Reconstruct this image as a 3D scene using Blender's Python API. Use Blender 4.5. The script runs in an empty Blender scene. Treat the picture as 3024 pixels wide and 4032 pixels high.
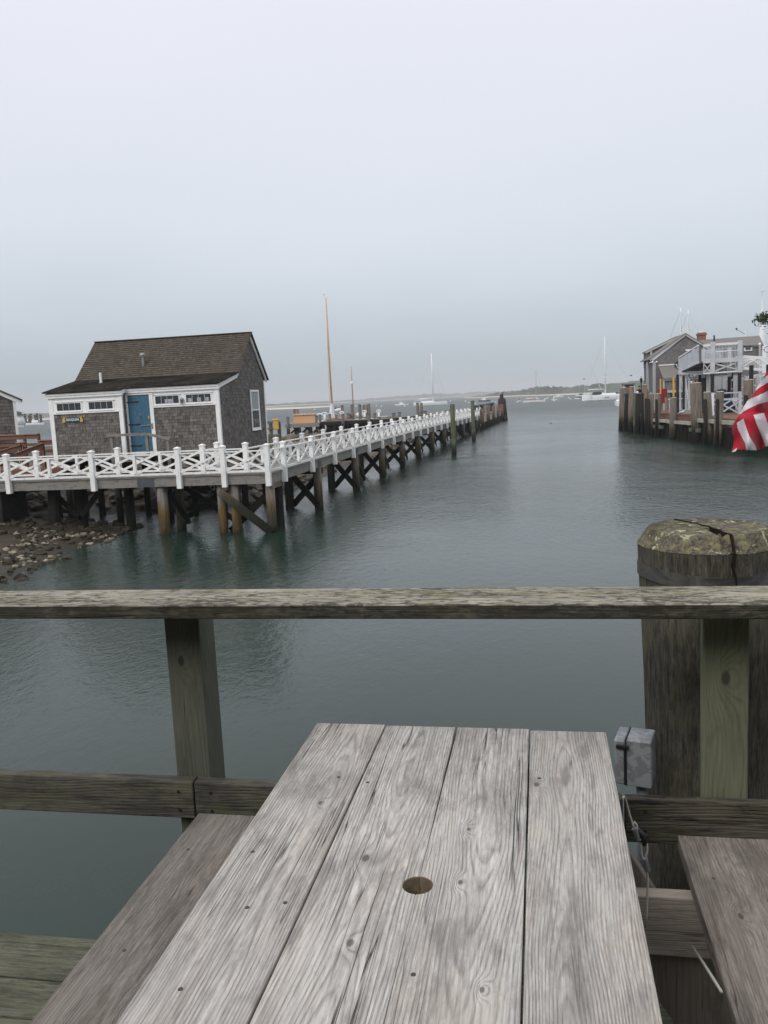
HAZE = .0003
import bpy, bmesh, math, random
from mathutils import Vector, Matrix, noise as mn
D = bpy.data; C = bpy.context.scene.collection; R = math.radians
random.seed(7)
scene = bpy.context.scene

# ------------------------------------------------------------------ camera
EZ = 4.5; FPX = 3300.0
cam_d = D.cameras.new('camera'); cam = D.objects.new('camera', cam_d); C.objects.link(cam)
CAMROT = Matrix.Rotation(R(10.8), 3, 'Z') @ Matrix.Rotation(R(90-7.65), 3, 'X') @ Matrix.Rotation(R(-2.8), 3, 'Z')
cam.matrix_world = Matrix.Translation((0, 0, EZ)) @ CAMROT.to_4x4()
cam_d.sensor_fit = 'VERTICAL'; cam_d.sensor_height = 36; cam_d.sensor_width = 27
cam_d.lens = FPX/4032*36; cam_d.clip_start = .05; cam_d.clip_end = 30000
scene.camera = cam

def ray(u, v): return CAMROT @ Vector(((u-1512)/FPX, -(v-2016)/FPX, -1.0))
def pz(u, v, z=0.0):                       # survey: where the sight line meets the level z
    r = ray(u, v); t = (z-EZ)/r.z; return Vector((r.x*t, r.y*t, z))
def py(u, v, y):                           # survey: where the sight line meets the distance y
    r = ray(u, v); t = y/r.y; return Vector((r.x*t, y, EZ+r.z*t))

# ------------------------------------------------------------------ world and sun (overcast)
world = D.worlds.new('World'); scene.world = world; world.use_nodes = True
SUN_EL, SUN_AZ = 42, 205
def build_world():
    nt = world.node_tree; N = nt.nodes; L = nt.links; N.clear()
    out = N.new('ShaderNodeOutputWorld'); mix = N.new('ShaderNodeMixShader')
    b1 = N.new('ShaderNodeBackground'); b2 = N.new('ShaderNodeBackground')
    sky = N.new('ShaderNodeTexSky'); sky.sky_type = 'NISHITA'; sky.sun_disc = False
    sky.sun_elevation = R(SUN_EL); sky.sun_rotation = R(SUN_AZ)
    L.new(sky.outputs[0], b1.inputs[0]); b1.inputs[1].default_value = .1
    tc = N.new('ShaderNodeTexCoord'); sep = N.new('ShaderNodeSeparateXYZ'); L.new(tc.outputs['Generated'], sep.inputs[0])
    mp = N.new('ShaderNodeMapping'); mp.inputs['Scale'].default_value = (1, 1, 3.2); L.new(tc.outputs['Generated'], mp.inputs[0])
    nz = N.new('ShaderNodeTexNoise'); nz.inputs['Scale'].default_value = 1.7; nz.inputs['Detail'].default_value = 4
    nz.inputs['Roughness'].default_value = .5; L.new(mp.outputs[0], nz.inputs[0])
    ma = N.new('ShaderNodeMath'); ma.operation = 'MULTIPLY_ADD'; L.new(nz.outputs[0], ma.inputs[0])
    ma.inputs[1].default_value = .16; L.new(sep.outputs[2], ma.inputs[2])
    cr = N.new('ShaderNodeValToRGB'); L.new(ma.outputs[0], cr.inputs[0])
    st = SKY
    while len(cr.color_ramp.elements) < len(st): cr.color_ramp.elements.new(.5)
    for e, (p, c) in zip(cr.color_ramp.elements, st): e.position = p; e.color = (*c, 1)
    L.new(cr.outputs[0], b2.inputs[0]); b2.inputs[1].default_value = 1.0
    mix.inputs[0].default_value = .93; L.new(b1.outputs[0], mix.inputs[1]); L.new(b2.outputs[0], mix.inputs[2])
    L.new(mix.outputs[0], out.inputs[0])
# positions carry +0.08 (mean of the noise term)
SKY = [(.03, (.40, .475, .53)), (.10, (.435, .51, .57)), (.203, (.645, .71, .775)), (.298, (.785, .83, .91)), (.483, (.89, .905, 1.0)), (.70, (1.05, 1.06, 1.10)), (1.0, (1.3, 1.3, 1.32))]
build_world()
sun_d = D.lights.new('sun', 'SUN'); sun = D.objects.new('sun', sun_d); C.objects.link(sun)
sun_d.energy = 1.5; sun_d.angle = R(25); sun_d.color = (1, .95, .88)
# sun from behind the camera, to the left
sun.rotation_euler = (R(90-SUN_EL), 0, R(-28))
scene.view_settings.view_transform = 'Standard'; scene.view_settings.look = 'None'
scene.view_settings.exposure = 0; scene.view_settings.gamma = 1

# ------------------------------------------------------------------ node helper
class G:
    def __init__(s, name, rough=.8, spec=.3):
        s.m = D.materials.new(name); s.m.use_nodes = True; s.nt = s.m.node_tree; s.nt.nodes.clear()
        s.out = s.nt.nodes.new('ShaderNodeOutputMaterial'); s.b = s.nt.nodes.new('ShaderNodeBsdfPrincipled')
        s.nt.links.new(s.b.outputs[0], s.out.inputs[0]); s.set('Roughness', rough); s.set('Specular IOR Level', spec)
    def set(s, k, v):
        i = s.b.inputs[k]
        if isinstance(v, bpy.types.NodeSocket): s.nt.links.new(v, i)
        elif isinstance(v, tuple) and len(v) == 3 and i.type == 'RGBA': i.default_value = (*v, 1)
        else: i.default_value = v
        return s
    def n(s, t, *ins, **pr):
        nd = s.nt.nodes.new('ShaderNode'+t)
        for k, v in pr.items(): setattr(nd, k, v)
        for k, v in ins:
            i = nd.inputs[k]
            if isinstance(v, bpy.types.NodeSocket): s.nt.links.new(v, i)
            elif isinstance(v, tuple) and len(v) == 3 and i.type == 'RGBA': i.default_value = (*v, 1)
            else: i.default_value = v
        return nd
    def obj(s): return s.n('TexCoord').outputs['Object']
    def geo(s): return s.n('NewGeometry').outputs['Position']
    def map(s, v, scale=(1,1,1), loc=(0,0,0), rot=(0,0,0)):
        return s.n('Mapping', (0, v), ('Scale', scale), ('Location', loc), ('Rotation', rot)).outputs[0]
    def noise(s, v, sc=1, det=3, ro=.5, dist=0): return s.n('TexNoise', ('Vector', v), ('Scale', sc), ('Detail', det), ('Roughness', ro), ('Distortion', dist)).outputs[0]
    def vor(s, v, sc=1, **k): return s.n('TexVoronoi', ('Vector', v), ('Scale', sc), **k)
    def ma(s, op, a, b=0, c=0, clamp=False):
        return s.n('Math', (0, a), (1, b), (2, c), operation=op, use_clamp=clamp).outputs[0]
    def xyz(s, v): n = s.n('SeparateXYZ', (0, v)); return n.outputs[0], n.outputs[1], n.outputs[2]
    def com(s, x, y, z): return s.n('CombineXYZ', (0, x), (1, y), (2, z)).outputs[0]
    def ramp(s, f, *st, interp='LINEAR'):
        nd = s.n('ValToRGB', (0, f)); cr = nd.color_ramp; cr.interpolation = interp
        while len(cr.elements) < len(st): cr.elements.new(.5)
        for e, (p, c) in zip(cr.elements, st):
            e.position = p; e.color = (c, c, c, 1) if isinstance(c, (int, float)) else (*c, 1)
        return nd.outputs[0]
    def mix(s, f, a, b, bl='MIX'):
        nd = s.n('Mix', data_type='RGBA', blend_type=bl)
        for k, v in ((0, f), (6, a), (7, b)):
            i = nd.inputs[k]
            if isinstance(v, bpy.types.NodeSocket): s.nt.links.new(v, i)
            else: i.default_value = (*v, 1) if isinstance(v, tuple) else v
        return nd.outputs[2]
    def bump(s, h, st=.3, dist=.01, nrm=None):
        nd = s.n('Bump', ('Height', h), ('Strength', st), ('Distance', dist))
        if nrm is not None: s.nt.links.new(nrm, nd.inputs['Normal'])
        s.set('Normal', nd.outputs[0]); return nd.outputs[0]

def lin(r, g, b):
    f = lambda c: ((c/255+.055)/1.055)**2.4 if c > 10 else c/255/12.92
    return (f(r), f(g), f(b))

def plain(name, col, rough=.6, spec=.4, metal=0, var=.15, sc=6, bump=.0):
    g = G(name, rough, spec); v = g.obj(); n = g.noise(v, sc, 4, .6)
    lo = tuple(c*(1-var) for c in col); hi = tuple(min(1, c*(1+var)) for c in col)
    g.set('Base Color', g.ramp(n, (.3, lo), (.7, hi))); g.set('Metallic', metal)
    if bump: g.bump(g.noise(v, sc*8, 3), bump, .01)
    return g.m

def wood(name, light, dark, seed=0, axis='Y', ring=130, contrast=.5, fibre=.5, stain=.35, staincol=(.05,.045,.045), pith=(.0, -.05), knots=(),
         streak=0, fleck=0, fsc=(210, 24), wav=.14, side=None, kamp=.05, moss=0, mosscol=(.22,.24,.10), warm=.0, warmcol=(.34,.22,.15), rough=.85, bump=.35, slope=.02, crack=.6, spots=0):
    """weathered timber: growth rings cut lengthwise, fibres, checks, stains and knots"""
    g = G(name, rough, .2); v = g.obj(); x, y, z = g.xyz(v)
    if axis == 'X': x, y = y, x
    elif axis == 'Z': x, y, z = x, z, y
    y = g.ma('ADD', y, seed*3.71)
    v = g.com(x, y, z)
    d1 = g.noise(g.map(v, (5, 1.1, 5)), 1, 2); d2 = g.noise(g.map(v, (18, 3.0, 18)), 1, 2)
    dx = g.ma('MULTIPLY', g.ma('SUBTRACT', d1, .5), wav)
    dx = g.ma('ADD', dx, g.ma('MULTIPLY', g.ma('SUBTRACT', d2, .5), wav*.16))
    kn = None
    for kx, ky, ks in knots:
        ax = g.ma('SUBTRACT', x, kx); ay = g.ma('MULTIPLY', g.ma('SUBTRACT', y, ky+seed*3.71), .55)
        r2 = g.ma('ADD', g.ma('MULTIPLY', ax, ax), g.ma('MULTIPLY', ay, ay))
        e = g.ma('EXPONENT', g.ma('MULTIPLY', r2, -1/(ks*ks)))
        dx = g.ma('ADD', dx, g.ma('MULTIPLY', e, kamp))
        k1 = g.ma('EXPONENT', g.ma('MULTIPLY', r2, -1/(ks*ks*.10)))
        kn = k1 if kn is None else g.ma('MAXIMUM', kn, k1)
    px = g.ma('ADD', g.ma('SUBTRACT', x, pith[0]), dx)
    pzv = g.ma('ADD', g.ma('SUBTRACT', z, pith[1]), g.ma('MULTIPLY', g.ma('SUBTRACT', g.noise(g.map(v, (.3, .9, .3), (seed, 0, 0)), 1, 2), .5), .12))
    r = g.ma('SQRT', g.ma('ADD', g.ma('MULTIPLY', px, px), g.ma('MULTIPLY', pzv, pzv)))
    ringv = g.ma('FRACT', g.ma('MULTIPLY', r, ring))
    late = g.ma('MULTIPLY', g.ramp(ringv, (0, .15), (.50, .0), (.86, 1), (1, .2)), g.ramp(g.noise(g.map(v, (60, 5, 60), (1, 2, seed)), 1, 3, .65), (.3, .25), (.6, 1)))
    f1 = g.noise(g.map(v, (420, 9, 420)), 1, 2, .6); f2 = g.noise(g.map(v, (150, 3.5, 150)), 1, 3, .6)
    st = g.noise(g.map(v, (9, 3.2, 9), (seed*1.3, 0, 0)), 1, 5, .62, .4)
    st2 = g.noise(g.map(v, (26, 9, 26), (seed*2.3, 0, 0)), 1, 4, .6)
    ck = g.noise(g.map(v, (42, .9, 42), (0, seed, 0)), 1, 2, .5)
    ckd = g.ma('ABSOLUTE', g.ma('SUBTRACT', ck, .5))
    ckm = g.ramp(ckd, (0, 1), (.010, 0)); ckm = g.ma('MULTIPLY', ckm, g.ramp(g.noise(g.map(v, (6, 1.2, 6), (5, seed, 3)), 1, 2), (.5, 0), (.6, 1)))
    col = g.mix(g.ma('MULTIPLY', late, contrast), light, dark)
    col = g.mix(g.ma('MULTIPLY', g.ramp(f2, (.35, 1), (.62, 0)), fibre*.6), col, dark)
    col = g.mix(g.ma('MULTIPLY', g.ramp(f1, (.3, 1), (.6, 0)), fibre*.45), col, tuple(c*.6 for c in dark))
    if warm:
        col = g.mix(g.ma('MULTIPLY', g.ramp(g.noise(g.map(v, (7, 2.5, 7), (9, seed, 1)), 1, 4, .6), (.5, 0), (.68, 1)), warm), col, warmcol)
    col = g.mix(g.ma('MULTIPLY', g.ramp(st, (.50, 0), (.66, 1)), stain), col, staincol)
    col = g.mix(g.ma('MULTIPLY', g.ramp(st2, (.56, 0), (.68, 1)), stain*.8), col, staincol)
    if spots:
        vo = g.vor(g.map(v, (7, 5, 7)), 1)
        col = g.mix(g.ma('MULTIPLY', g.ramp(vo.outputs['Distance'], (.045, 1), (.075, 0)), spots), col, (.45, .20, .12))
    if fleck:
        s3 = g.noise(g.map(v, (fsc[0], fsc[1], fsc[0]), (2, seed, 7)), 1, 4, .72); s4 = g.noise(g.map(v, (9, 2.2, 9), (seed, 4, 2)), 1, 4, .6)
        col = g.mix(g.ma('MULTIPLY', g.ramp(g.ma('ADD', s3, g.ma('MULTIPLY', g.ma('SUBTRACT', s4, .5), .6)), (.48, 0), (.57, 1)), fleck), col, tuple(c*.5 for c in dark))
    if streak:
        s1 = g.noise(g.map(v, (85, 5.5, 85), (2, seed, 7)), 1, 4, .7); s2 = g.noise(g.map(v, (14, 1.3, 14), (seed, 1, 2)), 1, 3)
        col = g.mix(g.ma('MULTIPLY', g.ramp(g.ma('ADD', s1, g.ma('MULTIPLY', g.ma('SUBTRACT', s2, .5), .5)), (.47, 0), (.60, 1)), streak), col, tuple(c*.45 for c in dark))
    if moss:
        mo = g.noise(g.map(v, (30, 10, 30), (3, seed, 0)), 1, 5, .65); mo2 = g.noise(g.map(v, (4, 1.2, 4)), 1, 2)
        col = g.mix(g.ma('MULTIPLY', g.ramp(g.ma('ADD', mo, g.ma('MULTIPLY', g.ma('SUBTRACT', mo2, .5), .35)), (.47, 0), (.58, 1)), moss), col, mosscol)
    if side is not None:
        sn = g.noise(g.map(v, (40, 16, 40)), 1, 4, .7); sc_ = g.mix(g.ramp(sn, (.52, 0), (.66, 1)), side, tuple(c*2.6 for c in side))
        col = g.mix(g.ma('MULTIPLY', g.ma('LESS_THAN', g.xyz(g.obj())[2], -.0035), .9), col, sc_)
    if kn is not None: col = g.mix(g.ramp(kn, (.25, 0), (.6, .75)), col, tuple(c*.35 for c in dark))
    col = g.mix(g.ma('MULTIPLY', ckm, crack), col, (.018, .016, .016))
    g.set('Base Color', col)
    h = g.ma('SUBTRACT', g.ma('MULTIPLY', late, -.5), g.ma('MULTIPLY', ckm, 2.0)); h = g.ma('ADD', h, g.ma('MULTIPLY', f2, .9)); h = g.ma('ADD', h, g.ma('MULTIPLY', f1, .5))
    g.bump(h, bump, .004)
    return g.m

# ------------------------------------------------------------------ mesh helper
WL = {}                                    # world location of each thing / part
class MB:
    def __init__(s): s.v = []; s.f = []; s.mi = []; s.t = []; s.cur = 0; s.tint = .5
    def add(s, vs, fs):
        o = len(s.v); s.v += [tuple(p) for p in vs]
        for f in fs: s.f.append([o+i for i in f]); s.mi.append(s.cur); s.t.append(s.tint)
        return s
    def box(s, x0, x1, y0, y1, z0, z1):
        return s.add([(x0,y0,z0),(x1,y0,z0),(x1,y1,z0),(x0,y1,z0),(x0,y0,z1),(x1,y0,z1),(x1,y1,z1),(x0,y1,z1)],
                     [(0,3,2,1),(4,5,6,7),(0,1,5,4),(1,2,6,5),(2,3,7,6),(3,0,4,7)])
    def beam(s, p, q, w, h, up=(0,0,1)):
        p = Vector(p); q = Vector(q); d = (q-p).normalized(); up = Vector(up)
        if abs(d.dot(up)) > .99: up = Vector((0, 1, 0))
        a = d.cross(up).normalized()*w/2; b = a.cross(d).normalized()*h/2
        vs = [e+i*a+j*b for e in (p, q) for i, j in ((-1,-1),(1,-1),(1,1),(-1,1))]
        return s.add(vs, [(0,1,2,3),(4,7,6,5),(0,4,5,1),(1,5,6,2),(2,6,7,3),(3,7,4,0)])
    def cyl(s, p, q, r0, r1=None, n=12, rough=0, cap=True):
        r1 = r0 if r1 is None else r1; return s.tube([p, q], [r0, r1], n, cap)
    def tube(s, path, rad, n=8, cap=True):
        P = [Vector(p) for p in path]; m = len(P)
        if not isinstance(rad, (list, tuple)): rad = [rad]*m
        vs = []; a = None
        for i in range(m):
            d = (P[min(i+1, m-1)]-P[max(i-1, 0)]).normalized()
            if a is None: a = d.cross(Vector((0,0,1)) if abs(d.z) < .9 else Vector((1,0,0))).normalized()
            else: a = (a-d*a.dot(d)).normalized()
            b = d.cross(a)
            for k in range(n):
                t = 2*math.pi*k/n; vs.append(P[i]+(a*math.cos(t)+b*math.sin(t))*rad[i])
        fs = [(i*n+k, i*n+(k+1) % n, (i+1)*n+(k+1) % n, (i+1)*n+k) for i in range(m-1) for k in range(n)]
        if cap: fs += [tuple(range(n-1, -1, -1)), tuple((m-1)*n+k for k in range(n))]
        return s.add(vs, fs)
    def prism(s, poly, fn, d):             # poly in 2D, fn(u,v,w)->xyz, extruded from w=0 to d
        n = len(poly); vs = [fn(u, v, 0) for u, v in poly]+[fn(u, v, d) for u, v in poly]
        return s.add(vs, [tuple(range(n)), tuple(range(2*n-1, n-1, -1))]+[(i, i+n, (i+1) % n+n, (i+1) % n) for i in range(n)])
    def ball(s, c, r, n=8, m=6, sq=(1,1,1)):
        vs = []; c = Vector(c)
        for i in range(m+1):
            a = math.pi*i/m
            for k in range(n): b = 2*math.pi*k/n; vs.append(c+Vector((math.sin(a)*math.cos(b)*r*sq[0], math.sin(a)*math.sin(b)*r*sq[1], math.cos(a)*r*sq[2])))
        return s.add(vs, [(i*n+k, (i+1)*n+k, (i+1)*n+(k+1) % n, i*n+(k+1) % n) for i in range(m) for k in range(n)])
    def build(s, name, mat, parent=None, origin=None, smooth=False, bev=0, kind=None, fix=True):
        me = D.meshes.new(name)
        po = WL[parent.name] if parent is not None else Vector((0,0,0))
        o = Vector(origin) if origin is not None else po
        me.from_pydata([tuple(Vector(p)-o) for p in s.v], [], s.f)
        for m in (mat if isinstance(mat, (list, tuple)) else [mat]): me.materials.append(m)
        me.polygons.foreach_set('material_index', s.mi)
        at = me.attributes.new('tint', 'FLOAT', 'FACE'); at.data.foreach_set('value', s.t)
        if fix:
            bm = bmesh.new(); bm.from_mesh(me); bmesh.ops.recalc_face_normals(bm, faces=bm.faces); bm.to_mesh(me); bm.free()
        if smooth: me.polygons.foreach_set('use_smooth', [True]*len(me.polygons))
        ob = D.objects.new(name, me); C.objects.link(ob); ob.location = o-po; WL[ob.name] = o
        if parent is not None: ob.parent = parent
        if bev: b = ob.modifiers.new('bevel', 'BEVEL'); b.width = bev; b.segments = 2; b.limit_method = 'ANGLE'
        if kind: ob['kind'] = kind
        return ob

def tag(o, label, cat, group=None):
    o['label'] = label; o['category'] = cat
    if group: o['group'] = group
    return o
def thing(name, loc, label, cat, group=None):
    o = D.objects.new(name, None); C.objects.link(o); o.location = loc; o.empty_display_size = .2; WL[o.name] = Vector(loc)
    return tag(o, label, cat, group)
def kids(o): return [c for c in ALLCH.get(o.name, [])]
ALLCH = {}
def copy_tree(o, loc=None, parent=None, children=None):
    c = o.copy(); C.objects.link(c)
    if parent is not None: c.parent = parent
    if loc is not None: c.location = loc
    for ch in [k for k in D.objects if k.parent == o]: copy_tree(ch, None, c)
    return c
ORD = ['first','second','third','fourth','fifth','sixth','seventh','eighth','ninth','tenth','eleventh','twelfth','thirteenth','fourteenth','fifteenth','sixteenth','seventeenth','eighteenth','nineteenth','twentieth']

def clip(poly, a, b, c):                   # keep a*u+b*v<=c
    out = []
    for i in range(len(poly)):
        p, q = poly[i], poly[(i+1) % len(poly)]; dp = a*p[0]+b*p[1]-c; dq = a*q[0]+b*q[1]-c
        if dp <= 0: out.append(p)
        if (dp < 0 < dq) or (dq < 0 < dp): t = dp/(dp-dq); out.append((p[0]+(q[0]-p[0])*t, p[1]+(q[1]-p[1])*t))
    return out
def shingles(poly, fn, course=.14, w=(.09, .2), th=.016, mb=None, thick=.05):
    """poly in (u,v); fn(u,v,out)->xyz. Every course is a row of separate butt-edged shingles over a solid backing"""
    mb = mb or MB(); mb.tint = .5
    mb.prism(poly, lambda u, v, w_: fn(u, v, -w_), thick)
    v0 = min(p[1] for p in poly); v1 = max(p[1] for p in poly); u0 = min(p[0] for p in poly); u1 = max(p[0] for p in poly)
    v = v0
    while v < v1:
        u = u0-random.random()*w[0]
        while u < u1:
            ww = random.uniform(*w); jag = random.uniform(-.008, .010)
            c = clip(clip(clip(clip(poly, -1, 0, -(u+.003)), 1, 0, u+ww-.003), 0, -1, -(v+jag if v > v0 else v)), 0, 1, v+course+.0)
            if len(c) >= 3:
                mb.tint = min(1, max(0, random.gauss(.5, .22)))
                f = lambda a, b: fn(a, b, .002+th*max(0, min(1, 1-(b-v)/course)))
                n = len(c); top = [f(a, b) for a, b in c]; bot = [fn(a, b, -.001) for a, b in c]
                mb.add(top+bot, [tuple(range(n))]+[(i, i+n, (i+1) % n+n, (i+1) % n) for i in range(n)])
            u += ww
        v += course
    return mb
# ------------------------------------------------------------------ materials
def m_water():
    g = G('sea_water', .04, .5); v = g.geo()
    x, y, z = g.xyz(v)
    w1 = g.noise(g.map(v, (1.3, .8, 1), rot=(0, 0, R(20))), 3.2, 4, .6, .5)
    w2 = g.noise(g.map(v, (1.0, .6, 1), rot=(0, 0, R(-14))), 14, 3, .65, .6)
    w3 = g.noise(g.map(v, (.35, .22, 1), rot=(0, 0, R(8))), 1.0, 4, .55)
    patch = g.ramp(g.noise(g.map(v, (.06, .035, 1), (3, 1, 0)), 1, 3, .55, .8), (.36, .30), (.62, 1))
    # the basin under the near deck is sheltered and calmer than the open harbour
    dist = g.ma('SQRT', g.ma('ADD', g.ma('MULTIPLY', x, x), g.ma('MULTIPLY', y, y)))
    calm = g.n('MapRange', (0, dist), (1, 9.0), (2, 40.0), (3, .08), (4, 1.0)).outputs[0]
    fade = g.n('MapRange', (0, dist), (1, 40.0), (2, 260.0), (3, 1.0), (4, 2.2)).outputs[0]
    w4 = g.noise(g.map(v, (1.0, .62, 1), rot=(0, 0, R(28))), 1.5, 3, .6, .8)
    big = g.n('MapRange', (0, dist), (1, 12.0), (2, 70.0), (3, .25), (4, 1.1)).outputs[0]
    h = g.ma('ADD', g.ma('MULTIPLY', w1, .058), g.ma('MULTIPLY', w2, .022)); h = g.ma('ADD', h, g.ma('MULTIPLY', g.ma('MULTIPLY', w3, .13), big)); h = g.ma('ADD', h, g.ma('MULTIPLY', g.ma('MULTIPLY', w4, .10), big))
    h = g.ma('MULTIPLY', g.ma('MULTIPLY', h, patch), g.ma('MULTIPLY', calm, fade))
    nd = g.n('Bump', ('Height', h), ('Strength', 1.0), ('Distance', 1.0)); g.set('Normal', nd.outputs[0])
    g.set('Base Color', g.ramp(g.noise(g.map(v, (.12, .08, 1)), 1, 3), (.3, (.012, .025, .018)), (.7, (.018, .036, .027))))
    g.set('IOR', 1.333);  g.set('Roughness', g.n('MapRange', (0, dist), (1, 25.0), (2, 220.0), (3, .03), (4, .38)).outputs[0])
    return g.m
def m_tint(name, lo, hi, streak=.35, streakcol=(.05,.045,.04), rough=.9, sc=(30,30,5), blot=0, blotcol=(.02,.02,.02), bump=.2):
    g = G(name, rough, .2); v = g.obj(); a = g.n('Attribute', attribute_name='tint').outputs['Fac']
    col = g.ramp(a, (0, lo), (1, hi))
    n = g.noise(g.map(v, sc), 1, 4, .65)
    col = g.mix(g.ma('MULTIPLY', g.ramp(n, (.42, 0), (.66, 1)), streak), col, streakcol)
    if blot: col = g.mix(g.ma('MULTIPLY', g.ramp(g.noise(v, .9, 4, .6), (.45, 0), (.62, 1)), blot), col, blotcol)
    g.set('Base Color', col)
    if bump: g.bump(n, bump, .01)
    return g.m
def m_pile(name, top, mid, low, z0=.35, z1=.9, sc=14, weed=(.010,.013,.009)):
    """harbour timber: dark weed band at the waterline, stained timber in the tidal range, weathered timber above"""
    g = G(name, .85, .12); p = g.geo(); x, y, z = g.xyz(p)
    n = g.noise(g.map(p, (3, 3, 1.2)), 1.6, 4, .65); zz = g.ma('ADD', z, g.ma('MULTIPLY', g.ma('SUBTRACT', n, .5), .9))
    zz = g.n('MapRange', (0, zz), (1, 0.0), (2, 3.0), (3, 0.0), (4, 1.0)).outputs[0]
    col = g.ramp(zz, (0, weed), (z0/3, low), (z0/3+.06, low), (z1/3, mid), (z1/3+.12, top))
    f = g.noise(g.map(p, (sc, sc, 1.1)), 1, 4, .65)
    col = g.mix(g.ma('MULTIPLY', g.ramp(f, (.40, 0), (.62, 1)), .55), col, (.025, .022, .018))
    g.set('Base Color', col); g.bump(f, .5, .03); return g.m
def m_white(name='white_paint', c=(.80,.80,.79), dirt=.25):
    g = G(name, .55, .4); v = g.obj(); n = g.noise(g.map(v, (9, 9, 3)), 1, 5, .65); n2 = g.noise(v, 1.4, 3)
    col = g.mix(g.ma('MULTIPLY', g.ramp(n, (.5, 0), (.7, 1)), dirt), c, (.36, .36, .33)); col = g.mix(g.ma('MULTIPLY', g.ramp(n2, (.5, 0), (.7, 1)), dirt*.5), col, (.5, .5, .47))
    g.set('Base Color', col); return g.m
def m_glass(name='window_glass', c=(.03,.035,.04)):
    g = G(name, .08, .5); g.set('Base Color', c); return g.m

M = {}
M['water'] = m_water()
M['white'] = m_white(); M['white2'] = m_white('grey_white_paint', (.40,.42,.43), .35); M['white3'] = m_white('bleached_white_paint', (.62,.64,.66), .3)
M['post_w'] = m_white('fence_white_paint', (.82,.82,.81), .6)
M['shake'] = m_tint('cedar_shingle', (.085,.078,.072), (.225,.21,.195), .6, (.04,.036,.032))
M['shake2'] = m_tint('pale_cedar_shingle', (.13,.125,.125), (.22,.21,.21), .4, (.07,.066,.065))
M['roof'] = m_tint('roof_shingle', (.062,.052,.042), (.12,.10,.08), .35, (.03,.027,.022), sc=(10,6,10), blot=.0)
M['roof_low'] = m_tint('mossy_roof_shingle', (.045,.040,.034), (.085,.073,.06), .45, (.02,.02,.017), sc=(6,5,6), blot=.75, blotcol=(.017,.017,.015))
M['roof2'] = m_tint('grey_roof_shingle', (.16,.15,.14), (.21,.20,.19), .25, (.1,.095,.09), sc=(3,3,3))
M['blue'] = plain('blue_door_paint', (.038,.115,.185), .5, .4, var=.14)
M['black'] = plain('black_iron', (.015,.015,.017), .5, .4)
M['gold'] = plain('gold_leaf', (.62,.40,.08), .35, .5, metal=.3)
M['signgreen'] = plain('dark_green_sign_paint', (.012,.07,.075), .5, .4)
M['signwhite'] = plain('sign_lettering_paint', (.75,.8,.78), .6, .3, var=.05)
M['glass'] = m_glass(); M['curtain'] = plain('white_net_curtain', (.35,.37,.38), .9, .1, var=.3, sc=18)
M['greywood'] = wood('grey_rail_timber', (.27,.245,.22), (.12,.105,.095), 3, 'X', 60, .5, .6, .4)
M['deckw'] = wood('walkway_plank_timber', (.30,.285,.26), (.17,.16,.145), 5, 'Y', 40, .4, .5, .35, bump=.2)
M['stringer'] = wood('walkway_beam_timber', (.27,.255,.235), (.17,.155,.14), 9, 'X', 25, .35, .5, .45, bump=.2)
M['stringerY'] = wood('long_beam_timber', (.27,.26,.24), (.17,.16,.145), 9, 'Y', 25, .35, .5, .45, bump=.2)
M['pile'] = m_pile('tidal_pile_timber', (.17,.15,.125), (.10,.078,.04), (.05,.046,.03))
M['pile_tan'] = m_pile('pale_pile_timber', (.185,.152,.122), (.10,.085,.06), (.028,.028,.020), .75, 1.35)
M['pile_gold'] = m_pile('ochre_pile_timber', (.20,.185,.17), (.16,.105,.035), (.10,.072,.03), .15, .9, weed=(.05,.04,.018))
M['pile_green'] = m_pile('green_pile_timber', (.10,.115,.075), (.17,.20,.15), (.05,.055,.045), .4, 1.0)
M['pile_dark'] = m_pile('dark_wet_timber', (.022,.020,.018), (.013,.013,.011), (.008,.010,.007), .5, 1.2)
M['pile_rust'] = m_pile('rust_brown_timber', (.055,.032,.029), (.04,.024,.022), (.12,.095,.075), .5, 1.1)
M['pile_brown'] = m_pile('brown_post_timber', (.23,.16,.115), (.15,.105,.075), (.04,.035,.03), .5, 1.1)
M['brownramp'] = wood('red_brown_ramp_timber', (.215,.115,.085), (.12,.062,.045), 2, 'X', 40, .4, .5, .3, staincol=(.08,.04,.03), bump=.15)
M['browntop'] = wood('pale_brown_handrail_timber', (.36,.245,.19), (.22,.14,.11), 6, 'X', 40, .4, .4, .3, staincol=(.14,.09,.07), bump=.15)
M['metal'] = plain('galvanised_steel', (.28,.29,.30), .45, .5, .6, .25, 10)
M['bluecap'] = plain('blue_pile_cap', (.03,.07,.16), .5, .4)

# ================================================================== SETTING: water
def grid_sheet(name, xs, ys, fz, mat, kind='structure', smooth=True):
    b = MB(); nx = len(xs)
    vs = [(x, y, fz(x, y)) for y in ys for x in xs]
    fs = [(j*nx+i, j*nx+i+1, (j+1)*nx+i+1, (j+1)*nx+i) for j in range(len(ys)-1) for i in range(nx-1)]
    b.add(vs, fs); return b.build(name, mat, None, (xs[0], ys[0], 0), smooth, kind=kind)
def lsp(a, b, n): return [a+(b-a)*i/(n-1) for i in range(n)]
grid_sheet('water', [-7000, -1000, -200, 0, 200, 1000, 7000], [-300, 0, 200, 1000, 4000, 12000], lambda x, y: 0, M['water'], smooth=False)

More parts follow.
